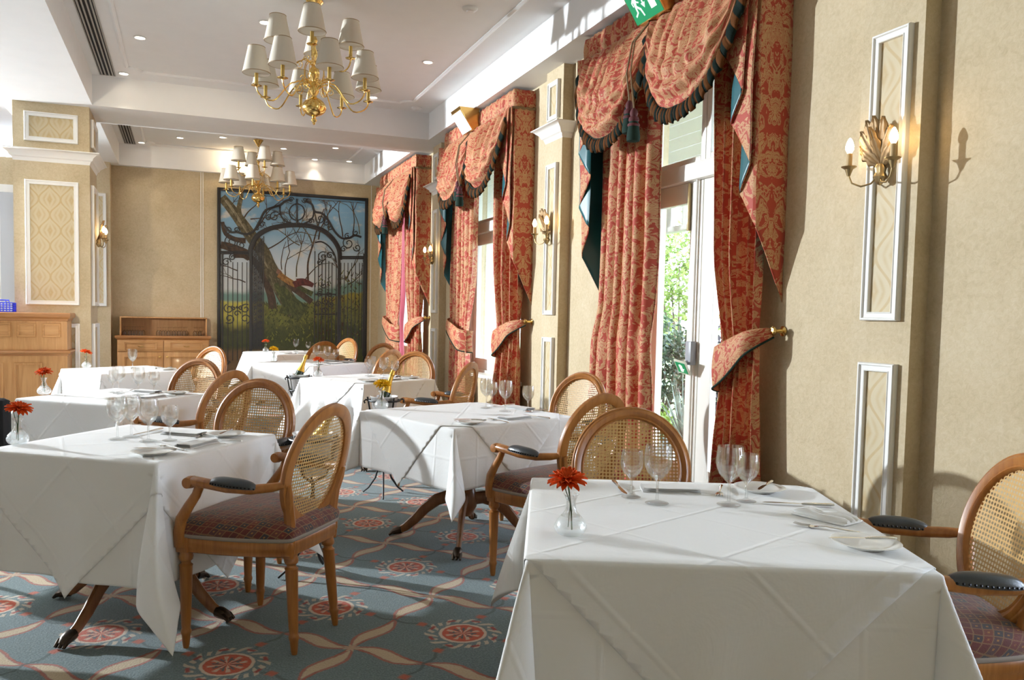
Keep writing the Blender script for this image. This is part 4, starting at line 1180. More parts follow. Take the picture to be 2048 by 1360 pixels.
wine_glass('large', -.253, 3.61, 'large wine glass on the left overlapping another on ' + T2)
wine_glass('large', -.205, 3.665, 'large wine glass second from the left on ' + T2)
wine_glass('large', -.135, 3.525, 'large wine glass third from the left on ' + T2)
wine_glass('small', -.055, 3.53, 'smaller wine glass at the right end of the row on ' + T2)
vase(-.60, 3.58, 'cut glass bud vase with a big red gerbera on ' + T2, 'open orange red gerbera in the vase on ' + T2, True, (.006,-.004), 1.2)
# middle table
T3 = TDESC['middle']
plate(1.31, 3.745, 'white side plate at the near corner of ' + T3)
cutlery('butter_knife', 1.31, 3.745, radians(60), 'silver butter knife at the near corner of ' + T3, TT+.0150)
napkin(1.60, 3.87, radians(20), 'folded white napkin at the near place on ' + T3)
cutlery('table_fork', 1.48, 3.80, radians(12), 'silver fork left of the near napkin on ' + T3)
cutlery('table_knife', 1.735, 3.90, radians(20), 'silver knife right of the near napkin on ' + T3)
napkin(1.80, 4.27, radians(110), 'folded white napkin at the wall side of ' + T3)
cutlery('table_knife', 1.745, 4.42, radians(110), 'silver knife at the far end by the wall on ' + T3)
cutlery('table_fork', 1.84, 4.14, radians(110), 'silver fork at the near end by the wall on ' + T3)
wine_glass('large', 1.62, 4.35, 'large wine glass at the left end on ' + T3)
wine_glass('small', 1.685, 4.43, 'smaller wine glass behind the left large one on ' + T3)
wine_glass('large', 1.67, 4.18, 'large wine glass in the middle of the row on ' + T3)
wine_glass('small', 1.80, 4.16, 'smaller wine glass at the right end on ' + T3)
vase(1.03, 4.45, 'clear bud vase at the left corner of ' + T3, 'yellow gerbera in the vase at the left corner of ' + T3, False, (.004,0), .5)
# remaining tables
place_setting('second left', -90, .365, 'the near place', gl=0)
place_setting('second left', 0, .365, 'the far place')
vase(-.79, 5.56, 'cut glass bud vase with a flat red flower on ' + TDESC['second left'], 'flat orange red gerbera on ' + TDESC['second left'], True, (.0,.0), .2)
place_setting('third left', 0, .37, 'the right place')
vase(-.80, 7.95, 'small cut glass bud vase on ' + TDESC['third left'], 'small orange red gerbera on ' + TDESC['third left'], True, (.002,0), 2)
place_setting('round edged', -90, .38, 'the near place')
place_setting('round edged', 0, .38, 'the far place')
vase(1.03, 6.75, 'small bud vase with a deep red flower on ' + TDESC['round edged'], 'deep red gerbera on ' + TDESC['round edged'], True, (.0,0), 3)
place_setting('second back', -90, .42, 'the near place')
place_setting('second back', 0, .42, 'the far place', g2=False)
vase(.87, 8.72, 'small bud vase with a yellow flower on ' + TDESC['second back'], 'yellow gerbera on ' + TDESC['second back'], False, (.004,0), 1)
place_setting('farthest', -90, .42, 'the near place', g1=False)
place_setting('farthest', 0, .42, 'the far place')
vase(.98, 10.85, 'tiny looking bud vase with a red flower on ' + TDESC['farthest'], 'red gerbera on ' + TDESC['farthest'], True, (.0,0), 4)
# ================================================================ WINE COOLERS
def cooler():
    t = thing('wine_cooler_stand', 'x', 'wine cooler', (0,0,0), 0, 'wine coolers on iron stands')
    m = MB()
    for z, r in ((.680,.112),(.560,.090)):
        m.tube([(r*cos(2*pi*k/28), r*sin(2*pi*k/28), z) for k in range(28)], .007, 8, closed=True)
    for k in range(3):
        a = 2*pi*k/3+.9; m.tube([(.118*cos(a),.118*sin(a),.705),(.113*cos(a),.113*sin(a),.68),(.090*cos(a),.090*sin(a),.56),(.06*cos(a),.06*sin(a),.50),(0,0,.46)], .0065, 8)
    for sx in (-1,1): m.tube([(sx*.112,0,.68),(sx*.132,0,.688),(sx*.144,0,.676),(sx*.138,0,.662)], .006, 8)
    m.build('basket_ring', M['iron'], t)
    m = MB(); m.tube([(0,0,.465),(0,0,.30)], .009, 10); m.build('post', M['iron'], t)
    for k in range(3):
        a = 2*pi*k/3+.3; m = MB()
        m.tube([(0,0,.42),(.022*cos(a),.022*sin(a),.33),(.035*cos(a),.035*sin(a),.22),(.065*cos(a),.065*sin(a),.12),(.12*cos(a),.12*sin(a),.045),(.165*cos(a),.165*sin(a),.008)], [.007,.007,.007,.007,.007,.006], 8); m.build('leg', M['iron'], t)
    return t
def bucket(x, y, label, rz):
    m = MB(); m.lathe([(0,.0),(.062,.0),(.066,.004),(.096,.195),(.100,.20),(.100,.205),(.094,.205),(.064,.008),(0,.006)], 36)
    o = m.build('ice_bucket', M['steel'], None, 40, loc=(x, y, .505)); tag(o, label, 'ice bucket', 'steel ice buckets')
def champagne(x, y, label, rz, low=False):
    t = thing('champagne_bottle', label, 'bottle', (x, y, .575 if low else .60), 0, 'champagne bottles')
    A = RZ(rz) @ TR(-.034,0,0) @ RY(radians(34 if low else 19))
    m = MB(); m.lathe([(0,-.06),(.036,-.06),(.038,-.05),(.038,.13),(.034,.155),(.022,.19),(.018,.205)], 24, A); m.build('glass_body', M['bottle'], t)
    m = MB(); m.lathe([(.0365,.148),(.0285,.175),(.020,.200),(.016,.235),(.0155,.268),(.0185,.272),(.0185,.285),(.015,.292),(.016,.305),(.010,.310),(0,.311)], 20, A, wob=lambda a, z: 1+.02*sin(a*9+z*90)); m.build('gold_foil', M['foil'], t)
CS = cooler()
for i, (x, y, s) in enumerate(((1.32, 5.62, 'beside the nearer yellow flower'), (1.0, 7.72, 'left of the fluted cloth table'), (.585, 3.98, 'behind the foreground armchair'))):
    lb = 'black iron wine cooler stand ' + s
    if i == 0: CS.location = (x, y, 0); CS['label'] = lb
    else: dup(CS, (x, y, 0), .4*i, lb)
    bucket(x, y, 'brushed steel ice bucket in the iron stand ' + s, 0)
    champagne(x, y, 'gold foiled champagne bottle leaning in the ice bucket ' + s, (.1, -.1, -1.0)[i], i == 2)
# ================================================================ CHANDELIERS
def make_chandelier():
    t = thing('chandelier', 'x', 'chandelier', (0,0,0), 0, 'brass chandeliers with ivory shades')
    m = MB(); m.lathe([(.0,ZC),(.062,ZC),(.066,ZC-.012),(.05,ZC-.03),(.038,ZC-.055),(.030,ZC-.062),(.018,ZC-.085),(.010,ZC-.10),(0,ZC-.102)], 28, wob=lambda a, z: 1+.05*sin(a*8)*(z < ZC-.008)); m.build('ceiling_cup', M['brass'], t)
    m = MB(); z = ZC-.098
    for k in range(4):
        R = RZ(pi/2*k) ; m.tube([(.009*cos(q*pi/5), 0, z-.018+.018*sin(q*pi/5)) for q in range(10)], .0022, 5, closed=True, M=R); z -= .030
    m.build('chain', M['brass'], t)
    m = MB()
    m.lathe([(0,3.485),(.008,3.48),(.012,3.47),(.034,3.452),(.036,3.445),(.012,3.435),(.010,3.42),(.020,3.40),(.024,3.385),(.012,3.36),(.010,3.33),(.022,3.30),(.026,3.27),(.014,3.245),(.011,3.22),(.018,3.19),(.034,3.17),(.042,3.145),(.036,3.12),(.018,3.10),(.014,3.075),(.028,3.055),(.036,3.03),(.040,3.0),(.030,2.985),(.020,2.97),(.022,2.955),(.040,2.945),
      (.070,2.925),(.090,2.895),(.094,2.872),(.084,2.846),(.060,2.826),(.032,2.814),(.016,2.806),(.013,2.795),(.022,2.785),(.022,2.775),(.011,2.765),(.012,2.755),(.004,2.745),(0,2.742)], 32); m.build('baluster_stem', M['brass'], t)
    def arm(th, R, z0, zlow, zpan, r0):
        Rm = RZ(th)
        m = MB()
        P = [(r0,0,z0)]
        for i in range(1, 21):
            u = i/20; r = r0+(R-r0)*(u if u < .72 else .72+.28*sin((u-.72)/.28*pi/2))
            if u < .30: zz = z0 + .045*sin(u/.30*pi*.8)
            else:
                w = (u-.30)/.70; z1 = z0+.045*sin(.8*pi)
                zz = z1 + (zlow-z1)*(1-cos(min(1, w/.62)*pi))/2 if w < .62 else zlow + (zpan-zlow)*((w-.62)/.38)**1.6
            P.append((r, 0, zz))
        m.tube(P, [.0065]+[.0055]*20, 8, M=Rm)
        # inner scrolls
        for (cx, cz, s, tu) in ((r0+.10, z0-.005, .034, 1.5), (r0+.045, z0+.05, .028, 1.4)):
            sp = [(cx+s*(1-k/26)*cos(k/26*tu*2*pi+2.2), 0, cz+s*(1-k/26)*sin(k/26*tu*2*pi+2.2)) for k in range(24)]
            m.tube(sp, .0032, 6, M=Rm)
        a = m.build('arm', M['brass'], t)
        T = Rm @ TR(R,0,zpan)
        m = MB(); m.lathe([(0,-.012),(.006,-.012),(.008,-.004),(.018,.001),(.036,.004),(.040,.007),(.034,.010),(.016,.010),(.016,.014),(0,.015)], 22, T, wob=lambda q, z: 1+.05*sin(q*8)*(z > .002)*(z < .009)); m.build('drip_pan', M['brass'], a)
        m = MB(); m.lathe([(0,.010),(.0135,.010),(.0135,.150),(.012,.152),(0,.152)], 16, T); m.build('candle_sleeve', M['candle'], a)
        m = MB(); m.lathe([(.101,.098),(.0605,.290)], 40, T); sh = m.build('lamp_shade', M['shade'], a, 60, solid=(.002, 0))
        m = MB()
        for rr, zz in ((.1015,.099),(.061,.289)): m.tube([tuple(T @ V(rr*cos(2*pi*k/36), rr*sin(2*pi*k/36), zz)) for k in range(36)], .0032, 5, closed=True)
        for k in range(3): m.tube([tuple(T @ V(0,0,.152)), tuple(T @ V(.066*cos(k*2.1), .066*sin(k*2.1), .270))], .0015, 4)
        m.build('shade_trim', M['shade_trim'], a)
    # direction to the camera is local -y ; angles measured from it
    for k in range(8): arm(radians(-90-31+45*k), .435, 3.02, 2.885, 2.975, .03)
    for k in range(4): arm(radians(-90-4+90*k), .275, 3.20, 3.165, 3.265, .02)
    # leaf scrolls round the stem
    m = MB()
    for k in range(8):
        R = RZ(k*pi/4+.3)
        P = [(.02+.055*sin(u*pi*1.2)*(1-.2*u)+.02*u, 0, 3.07+.17*u-.03*sin(u*7)) for u in [q/14 for q in range(15)]]
        m.tube(P, .0034, 6, M=R)
        sp = [(.085+.024*(1-q/22)*cos(q/22*9), 0, 3.09+.024*(1-q/22)*sin(q/22*9)) for q in range(20)]
        m.tube(sp, .0028, 5, M=R)
    m.build('scroll_leaves', M['brass'], t)
    return t
cd = make_chandelier(); cd.location = (.94,6.48,0); cd.rotation_euler = (0,0,radians(-8))
cd['label'] = 'large brass chandelier with two tiers of ivory shades in the nearer ceiling bay'
dup(cd, (.975,12.0,0), radians(17), 'smaller looking brass chandelier with ivory shades in front of the mural')
# ================================================================ WALL SCONCES
def make_sconce():
    """local: wall plane x=0, room towards -x, y along the wall"""
    t = thing('wall_sconce', 'x', 'wall light', (0,0,0), 0, 'gilt leaf wall sconces')
    m = MB()
    rnd = random.Random(4)
    def leaf(M_, L, w, curl):
        def f(u, v):
            lob = 1+.17*sin(v*24)*(v > .15)
            ww = w*(sin(pi*min(1,.08+v*.9))**.8)*lob
            y = (u*2-1)*ww
            return (-.012-.030*sin(v*pi*.75)-curl*v*v+.010*abs(u*2-1)**1.5-.003*sin((u*2-1)*9), y, v*L)
        m.grid(f, 10, 26, M=M_)
    for a, L, w, c in ((0,.210,.042,.040),(13,.205,.042,.032),(-13,.205,.042,.032),(28,.180,.042,.022),(-28,.180,.042,.022),(44,.135,.036,.012),(-44,.135,.036,.012),(0,.16,.026,.060)):
        leaf(TR(-.008,0,.02) @ Matrix.Rotation(radians(a), 4, 'X'), L, w, c)
    m.build('acanthus_leaf', M['gilt'], t, 70, solid=(.004, 0))
    m = MB(); m.lathe([(0,.03),(.016,.025),(.024,.008),(.020,-.012),(.028,-.03),(.018,-.05),(.010,-.062),(0,-.068)], 18, TR(-.024,0,.0), wob=lambda a, z: 1+.10*sin(a*7)); m.build('socket_boss', M['old_brass'], t)
    for s in (-1, 1):
        m = MB(); P = [(-.03,s*.008,-.03),(-.045,s*.03,-.058),(-.062,s*.07,-.066),(-.078,s*.108,-.048),(-.084,s*.122,-.012)]
        m.tube(P, .0042, 8); a = m.build('arm', M['old_brass'], t, 60)
        T = TR(-.084, s*.122, 0)
        m = MB(); m.lathe([(0,-.016),(.007,-.015),(.012,.0),(.018,.016),(.034,.026),(.033,.029),(.014,.022),(0,.022)], 18, T, wob=lambda q, z: 1+.07*sin(q*9)*(z > .005)); m.build('drip_cup', M['old_brass'], a)
        m = MB(); m.lathe([(0,.022),(.0125,.022),(.0128,.085),(.011,.087),(0,.087)], 16, T); m.build('candle_sleeve', M['sleeve'], a)
        m = MB(); m.lathe([(0,.086),(.009,.088),(.0175,.105),(.0185,.118),(.013,.138),(.006,.152),(0,.157)], 16, T); m.build('bulb', M['bulb'], a)
    return t
sc = make_sconce(); SCL = []
def sconce(x, y, z, rz, lab, first=[True]):
    if first[0]: first[0] = False; sc.location = (x, y, z); sc.rotation_euler = (0,0,rz); sc['label'] = lab
    else: dup(sc, (x, y, z), rz, lab)
sconce(2.885, 2.755, 1.975, 0, 'lit gilt acanthus sconce with two candle bulbs on the pilaster nearest the camera')
sconce(2.885, 6.295, 1.975, 0, 'lit gilt two candle sconce on the pilaster left of the nearest curtain')
sconce(2.885, 9.71, 1.975, 0, 'small lit gilt sconce on the pilaster between the two farther curtains')
sconce(-.895, 9.96, 2.02, pi, 'lit gilt sconce on the side of the square pillar, seen edge on')
# ================================================================ OAK SIDEBOARD AND COUNTER
def frame_panel(mb, x0, x1, z0, z1, y, b=.03, t=.016):
    panel_frame(mb, x1-x0, z1-z0, t, b, on_y((x0+x1)/2, y, (z0+z1)/2))
sb = thing('sideboard', 'light oak sideboard with two drawers and a glass rack hutch below the end wall', 'sideboard', (-.275,12.85,0))
def rel(o, mb, name, mat, par, **k): 
    mb.v = [(x-o[0], y-o[1], z-o[2]) for x, y, z in mb.v]; return mb.build(name, mat, par, **k)
O_ = (-.275,12.85,0)
m = MB(); m.box((-.90,12.87,0),(.35,13.28,.84)); rel(O_, m, 'carcass', M['oak_v'], sb)
m = MB(); ring_loft(m, -.90, .35, 12.87, 13.25, [(0,.835),(.006,.84),(.012,.85),(.028,.862),(.03,.885),(.024,.893),(-.05,.893)]); rel(O_, m, 'worktop', M['oak_dark'], sb)
for a, b in ((-.89,-.285),(-.275,.34)):
    m = MB(); m.bbox((a,12.85,.665),(b,12.875,.825),.004); frame_panel(m, a+.085, b-.085, .69, .80, 12.852, .022); d = rel(O_, m, 'drawer', M['oak'], sb)
    m = MB(); c = (a+b)/2; m.tube([(c-.04,12.85,.745),(c-.035,12.83,.742),(c,12.828,.736),(c+.035,12.83,.742),(c+.04,12.85,.745)], .005, 8); rel(O_, m, 'handle', M['brass'], d)
    m = MB(); m.bbox((a,12.85,.08),(b,12.875,.655),.004); frame_panel(m, a+.085, b-.085, .15, .59, 12.852, .022); d = rel(O_, m, 'door', M['oak_v'], sb)
    kx = b-.045 if a < -.5 else a+.045
    m = MB(); m.sphere((kx,12.832,.585), .015, sc=(1.3,.8,.8)); m.tube([(kx,12.85,.585),(kx,12.83,.585)], .005, 8); rel(O_, m, 'knob', M['brass'], d)
m = MB(); m.box((-.87,13.26,.893),(.32,13.28,1.15)); m.bbox((-.87,12.97,.893),(-.85,13.26,1.15),.003); m.bbox((.30,12.97,.893),(.32,13.26,1.15),.003); m.bbox((-.87,12.97,1.15),(.32,13.28,1.168),.003); rel(O_, m, 'glass_rack', M['oak_v'], sb)
# upturned goblets on the worktop : three groups
g0 = None; n = 0
for (xa, cnt) in ((-.81,4),(-.36,6),(.15,2)):
    for i in range(cnt):
        for r in range(2):
            if g0 is None: 
                p, q = make_glass(.13, .030); mm = MB(); mm.lathe([(a_, .13-b_) for a_, b_ in (p+q)][::-1], 20); g0 = mm.build('goblet', M['glass'], None, 50); o = g0
            else: o = g0.copy(); COL.objects.link(o)
            o.location = (xa+i*.072+r*.03, 13.02+r*.09, .8935)
            tag(o, 'small upturned goblet in a row on the sideboard under the rack', 'goblet', 'upturned goblets on the sideboard')
ct = thing('counter', 'panelled light oak counter in front of the square pillar', 'counter', (-1.84,9.2,0))
O_ = (-1.84,9.2,0)
m = MB(); m.box((-2.6,9.22,0),(-1.10,9.58,1.17)); rel(O_, m, 'body', M['oak_v'], ct)
m = MB(); ring_loft(m, -2.6, -1.10, 9.22, 9.58, [(0,1.145),(.008,1.15),(.012,1.17),(.03,1.185),(.034,1.20),(.034,1.222),(.026,1.23),(-.1,1.23)]); rel(O_, m, 'top_moulding', M['oak_dark'], ct)
m = MB(); ring_loft(m, -2.6, -1.10, 9.22, 9.58, [(-.01,.795),(.012,.80),(.012,.815),(.028,.822),(.034,.836),(.026,.85),(.01,.855),(-.01,.86)]); rel(O_, m, 'dado_moulding', M['oak_dark'], ct)
for x1 in (-1.155,-1.375,-1.595,-1.815,-2.035):
    m = MB(); frame_panel(m, x1-.165, x1, .985, 1.125, 9.22, .02); m.box((x1-.146,9.216,1.004),(x1-.019,9.2205,1.106)); rel(O_, m, 'small_panel', M['oak'], ct)
for x1 in (-1.32,-1.66,-2.0):
    m = MB(); frame_panel(m, x1-.25, x1, .12, .73, 9.22, .022); rel(O_, m, 'tall_panel', M['oak_v'], ct)
# bright blue plastic basket on the counter
bk = thing('basket', 'bright blue plastic basket standing on the oak counter', 'basket', (-1.70,9.40,1.23))
m = MB(); 
for z in (0,.022,.044,.066,.088): m.tube([(x, y, z+.004) for x, y in ((-.11,-.08),(.11,-.08),(.11,.08),(-.11,.08))], .0045, 6, closed=True)
for k in range(9):
    for y in (-.08,.08): m.tube([(-.11+.0275*k,y,.0),(-.11+.0275*k,y,.092)], .004, 6)
for k in range(6):
    for x in (-.11,.11): m.tube([(x,-.08+.032*k,0),(x,-.08+.032*k,.092)], .004, 6)
m.box((-.11,-.08,0),(.11,.08,.006)); m.build('lattice_sides', M['blue'], bk)
for y in (-.08,.08):
    m = MB(); m.tube([(-.05,y,.09),(-.05,y,.118),(.05,y,.118),(.05,y,.09)], .006, 8); m.build('handle', M['blue'], bk)
# black chair at the left edge
bc = thing('black_chair', 'black padded chair almost hidden at the left edge behind the front left table', 'chair', (-1.20,4.92,0), radians(-35))
m = MB(); m.bbox((-.24,-.24,.40),(.24,.24,.50),.03); m.build('seat', M['black'], bc)
m = MB(); m.bbox((-.23,.20,.50),(.23,.27,.80),.03); m.build('backrest', M['black'], bc)
for sx in (-1,1):
    for sy in (-1,1): m = MB(); m.tube([(sx*.20,sy*.20,.41),(sx*.21,sy*.21,0)], .016, 8); m.build('leg', M['iron'], bc)
# ================================================================ MURAL
MX0, MX1, MZ0, MZ1 = .505, 2.775, .12, 3.135
mu = thing('mural_painting', 'tall mural of a black wrought iron gateway before a leaning tree and blue sky', 'painting', ((MX0+MX1)/2, YF, MZ0))
OM = ((MX0+MX1)/2, YF, MZ0)
def WP(cx, cy, d=.0):
    t = (cx-130)/995; return V(MX0+t*(MX1-MX0), YF-.030-d, 1.3+((970+15*t)-cy)/(454-29*t))
def canvas_mat():
    g = G('painted_landscape'); x, y, z = g.xyz(g.coord()); x = x+1.135
    n = g.noise(g.coord(), 3, 5, .6, .5); n2 = g.noise(g.coord(), 14, 4, .65, .8)
    zz = z + (n-.5)*.30
    sky = g.ramp(zz*(1/3.0), [(.45,(.50,.52,.50)),(.62,(.48,.54,.58)),(.80,(.20,.36,.50)),(1.,(.13,.29,.46))])
    cl = g.ss(g.noise(g.vec(x, y, z*1.8), 1.8, 5, .6, .3), .52, .68)
    sky = g.mix(cl*.75, sky, (.62,.55,.44))
    hill = z - 1.30 - (x-1.1)*.22*g.ss(x, 1.0, 1.6) - (n-.5)*.25
    land = g.mix(n2, (.62,.52,.07), (.26,.26,.05))
    land = g.mix(g.ss(x+(n-.5)*.4, .50, .75), land, g.mix(n2, (.016,.028,.008), (.20,.20,.035)))
    land = g.mix(g.ss(x, 1.25, 1.55)*g.ss(z, 1.15, 1.5), land, g.mix(n2, (.06,.07,.012), (.40,.33,.05)))
    far_ = g.mix(g.band(hill, .06, .10, .6), sky, (.13,.24,.20))
    col = g.mix(g.ss(hill, .02, -.03), far_, land)
    low = z - .98 - (n-.5)*.5
    grass = g.mix(n2, (.008,.012,.004), (.07,.085,.015))
    col = g.mix(g.ss(low, .12, -.15), col, grass)
    path = g.mix(n2, (.10,.05,.02), (.20,.12,.05))
    col = g.mix(g.ss(z-(n-.5)*.2, .62, .50)*g.ss(x, 1.0, .6), col, path)
    return g.done(g.bsdf(col, .45))
m = MB(); m.box((MX0,YF-.028,MZ0),(MX1,YF-.002,MZ1)); rel(OM, m, 'canvas', canvas_mat(), mu)
m = MB()
for a, b in (((MX0-.03,YF-.05,MZ0-.03),(MX0+.02,YF,MZ1+.03)),((MX1-.02,YF-.05,MZ0-.03),(MX1+.03,YF,MZ1+.03)),((MX0,YF-.05,MZ1-.02),(MX1,YF,MZ1+.03)),((MX0,YF-.05,MZ0-.03),(MX1,YF,MZ0+.02))): m.bbox(a, b, .006)
rel(OM, m, 'frame', M['iron'], mu)
UPN = V(0,-1,0)
def flat(mb, pts, r, d=0, mat=0, seg=6):
    P = [WP(x, y, d) for x, y in pts]
    # smooth
    Q = []
    n = len(P)-1
    for i in range(n):
        A, B, C_, D_ = P[max(0,i-1)], P[i], P[i+1], P[min(n,i+2)]
        for k in range(5):
            t = k/5; Q.append(.5*((2*B)+(C_-A)*t+(2*A-5*B+4*C_-D_)*t*t+(3*B-A-3*C_+D_)*t**3))
    Q.append(P[-1]); m_ = len(Q)
    R = [lerp(r[0], r[1], i/(m_-1)) for i in range(m_)] if isinstance(r, tuple) else r
    mb.tube(Q, R, seg, mat, up=UPN, sec=(.05 if isinstance(r, tuple) else .18, 1))
def barkmat(n_, a_, b_, c_):
    g = G(n_); x, y, z = g.xyz(g.coord()); v = g.vec(x*9+z*3, y, z*5)
    return g.done(g.bsdf(g.ramp(g.noise(v, 2.5, 5, .7, .8), [(.32,a_),(.5,b_),(.68,c_)]), .6))
bark = [barkmat('painted_bark',(.022,.018,.008),(.075,.062,.028),(.18,.155,.09)), barkmat('painted_mossy_bark',(.012,.016,.005),(.045,.055,.014),(.11,.12,.03)), barkmat('painted_dark_bark',(.012,.008,.005),(.05,.027,.015),(.09,.05,.03)), barkmat('painted_pale_bark',(.10,.085,.045),(.21,.18,.11),(.36,.33,.25))]
t_ = MB()
flat(t_, [(640,985),(580,900),(520,790),(455,670),(410,560),(330,450),(270,360),(215,280),(145,190)], (.16,.075), .001, 0)
flat(t_, [(690,1000),(610,930),(545,845),(500,760),(450,680)], (.17,.03), .004, 1); flat(t_, [(560,1000),(570,930),(560,870)], (.10,.05), .004, 1)
flat(t_, [(560,880),(500,770),(440,660),(390,570)], (.012,.022), .006, 3)
flat(t_, [(480,965),(470,880),(440,790),(400,690),(320,600),(220,590)], (.075,.05), .000, 2)
flat(t_, [(745,915),(660,850),(590,800),(520,730),(480,690)], (.055,.05), .003, 2)
flat(t_, [(750,860),(690,830),(640,800),(560,770)], (.05,.03), .004, 1)
flat(t_, [(265,330),(255,270),(270,190),(275,150)], (.045,.03), .001, 0)
flat(t_, [(330,600),(260,560),(180,530),(140,520)], (.09,.06), .001, 2)
flat(t_, [(300,490),(230,480),(170,440),(150,360)], (.05,.03), .002, 2)
flat(t_, [(170,210),(225,290),(290,400),(330,460)], (.022,.02), .005, 3)
rnd = random.Random(12)
def twig(x, y, a, L, w, dep):
    pts = [(x, y)]; 
    for k in range(4):
        a += rnd.uniform(-.28,.28); x += cos(a)*L/4; y -= sin(a)*L/4
        x = max(138, min(1118, x)); y = max(150+.07*(x-130)+8, y); pts.append((x, y))
    flat(t_, pts, (w, w*.45), .002, 2 if rnd.random() < .7 else 0, 4)
    if dep > 0:
        for q in range(2): twig(*pts[rnd.choice((2,3,4))], a+rnd.choice((-1,1))*rnd.uniform(.3,.8), L*.62, w*.6, dep-1)
for x, y, a, L, w, dp in ((350,430,.9,200,.012,3),(290,330,.8,150,.011,3),(560,790,1.35,230,.011,3),(640,740,1.5,300,.010,3),(720,770,1.62,520,.016,2),(790,480,1.55,260,.012,3),
      (420,560,.45,260,.012,3),(660,520,2.7,240,.009,2),(860,420,1.3,180,.009,3),(960,460,1.5,230,.010,3),(1030,460,1.45,240,.010,3),(1080,440,1.7,230,.008,3),(700,760,1.0,160,.010,2),
      (250,700,2.6,150,.010,3),(300,780,2.8,170,.010,3),(200,260,1.2,90,.007,2),(330,340,.3,140,.010,3),(980,760,1.1,150,.012,3),(1000,790,.5,120,.010,3),(940,730,1.9,130,.010,3),(540,690,1.9,200,.008,3)): twig(x, y, a, L, w, dp)
rel(OM, t_, 'painted_tree', bark, mu, smooth=60)
p_ = MB(); cl = [barkmat('painted_ochre_cloth',(.10,.045,.012),(.25,.12,.03),(.38,.22,.06)), barkmat('painted_wine_cloth',(.03,.006,.006),(.08,.014,.012),(.14,.03,.02)), barkmat('painted_skin',(.10,.05,.03),(.18,.09,.055),(.26,.14,.09))]
flat(p_, [(505,700),(520,705),(530,720)], (.035,.035), .008, 2, 8)
flat(p_, [(520,722),(555,750),(600,778),(635,795)], (.05,.045), .009, 0, 8)
flat(p_, [(620,795),(670,780),(720,785),(755,800)], (.055,.035), .010, 1, 8); flat(p_, [(640,770),(690,765),(740,785)], (.04,.025), .010, 1, 8)
rel(OM, p_, 'painted_sleeper', cl, mu, smooth=60)
s_ = MB(); sh_ = [plain('painted_bush',(.035,.045,.012),.7), plain('painted_leaf_light',(.16,.17,.03),.7), plain('painted_red_brush',(.06,.018,.012),.7)]
for k in range(260):
    x = rnd.uniform(430,760); y = rnd.uniform(930,1200); a = rnd.uniform(.8,2.3); L = rnd.uniform(10,26); flat(s_, [(x,y),(x+cos(a)*L*.5,y-sin(a)*L*.5),(x+cos(a)*L,y-sin(a)*L)], (.010,.003), .003, rnd.choice((0,0,1)), 4)
for k in range(320):
    x = rnd.uniform(760,1112); y = rnd.uniform(700+.1*(1110-x),1240); a = rnd.uniform(.3,2.8); L = rnd.uniform(10,34); flat(s_, [(x,y),(x+cos(a)*L*.5,y-sin(a)*L*.5),(x+cos(a)*L,y-sin(a)*L)], (.009,.003), .003, rnd.choice((0,0,1,2)), 4)
rel(OM, s_, 'painted_undergrowth', sh_, mu, smooth=60)
# wrought iron gateway
g_ = MB(); D_ = .012
def bar(x0, y0, x1, y1, r=.008): g_.tube([WP(x0,y0,D_), WP(x1,y1,D_)], r, 5, up=UPN, sec=(.4,1))
def spiral(cx, cy, r, turns, a0, w=.009, sg=1): flat(g_, [(cx+r*(1-.8*k/14)*cos(a0+sg*turns*2*pi*k/14), cy-r*(1-.8*k/14)*sin(a0+sg*turns*2*pi*k/14)) for k in range(15)], w, D_)
flat(g_, [(335,600),(338,545),(375,465),(450,412),(550,388),(640,383),(735,390),(830,428),(892,485),(930,550),(938,620)], .034, D_)
flat(g_, [(318,600),(322,540),(360,455),(440,400),(545,374),(640,369),(740,376),(838,414),(904,475),(944,545),(952,620)], .012, D_)
flat(g_, [(160,385),(200,430),(245,432),(300,445),(350,425),(388,360),(425,285),(480,258),(528,242),(560,215),(600,205)], .020, D_)
flat(g_, [(690,212),(740,235),(762,285),(815,300),(858,350),(900,420),(950,468),(1005,468),(1045,450),(1092,462)], .020, D_)
flat(g_, [(525,250),(530,310),(560,350),(600,365)], .014, D_); flat(g_, [(755,275),(750,320),(725,352),(690,368)], .014, D_)
flat(g_, [(640+52*cos(k*pi/8), 290-56*sin(k*pi/8)) for k in range(17)], .012, D_)
bar(640,200,640,378,.014)
for a in ((490,322,38,1.3,.3),(800,335,34,1.3,2.8),(410,378,20,1.2,.5),(872,395,20,1.2,2.6),(560,350,22,1.2,3.5),(735,352,22,1.2,-.5),(600,205,20,1.3,0),(692,208,20,1.3,3.1),(205,500,46,1.4,1.5),(1000,505,44,1.4,1.5),(965,545,24,1.3,0),(1062,535,28,1.3,3),(185,415,26,1.3,4),(240,415,20,1.3,5),(270,520,30,1.3,2),(450,330,22,1.2,1),(845,365,20,1.2,2),(375,405,16,1.2,1),(1050,430,22,1.2,2),(990,455,20,1.2,1)): spiral(*a)
for y, x0, x1 in ((568,132,334),(580,132,334),(598,935,1120),(610,935,1120)): bar(x0, y, x1, y, .013)
for x in (150,330,338,930,938,1112): bar(x, 575, x, 1290, .014)
for x in (185,217,247,278,308): bar(x, 640 if x != 185 else 610, x, 1330, .0065)
for x in (948,972,998,1025,1052,1080,1100): bar(x, 640, x, 1240, .0065)
for x in (345,354,363,372,381,390,399,408,418): bar(x, 560-(x-345)*1.4, x, 1250, .0075)
for k in range(16):
    y = 600+k*40; spiral(362, y, 13, 1.2, .5, .006); spiral(396, y+18, 13, 1.2, 3, .006)
for x in (765,790,815,840,862,885,915): bar(x, 560+(x-765)*.7, x, 1210, .008)
flat(g_, [(765,500),(810,495),(860,525),(900,580),(915,640)], .014, D_)
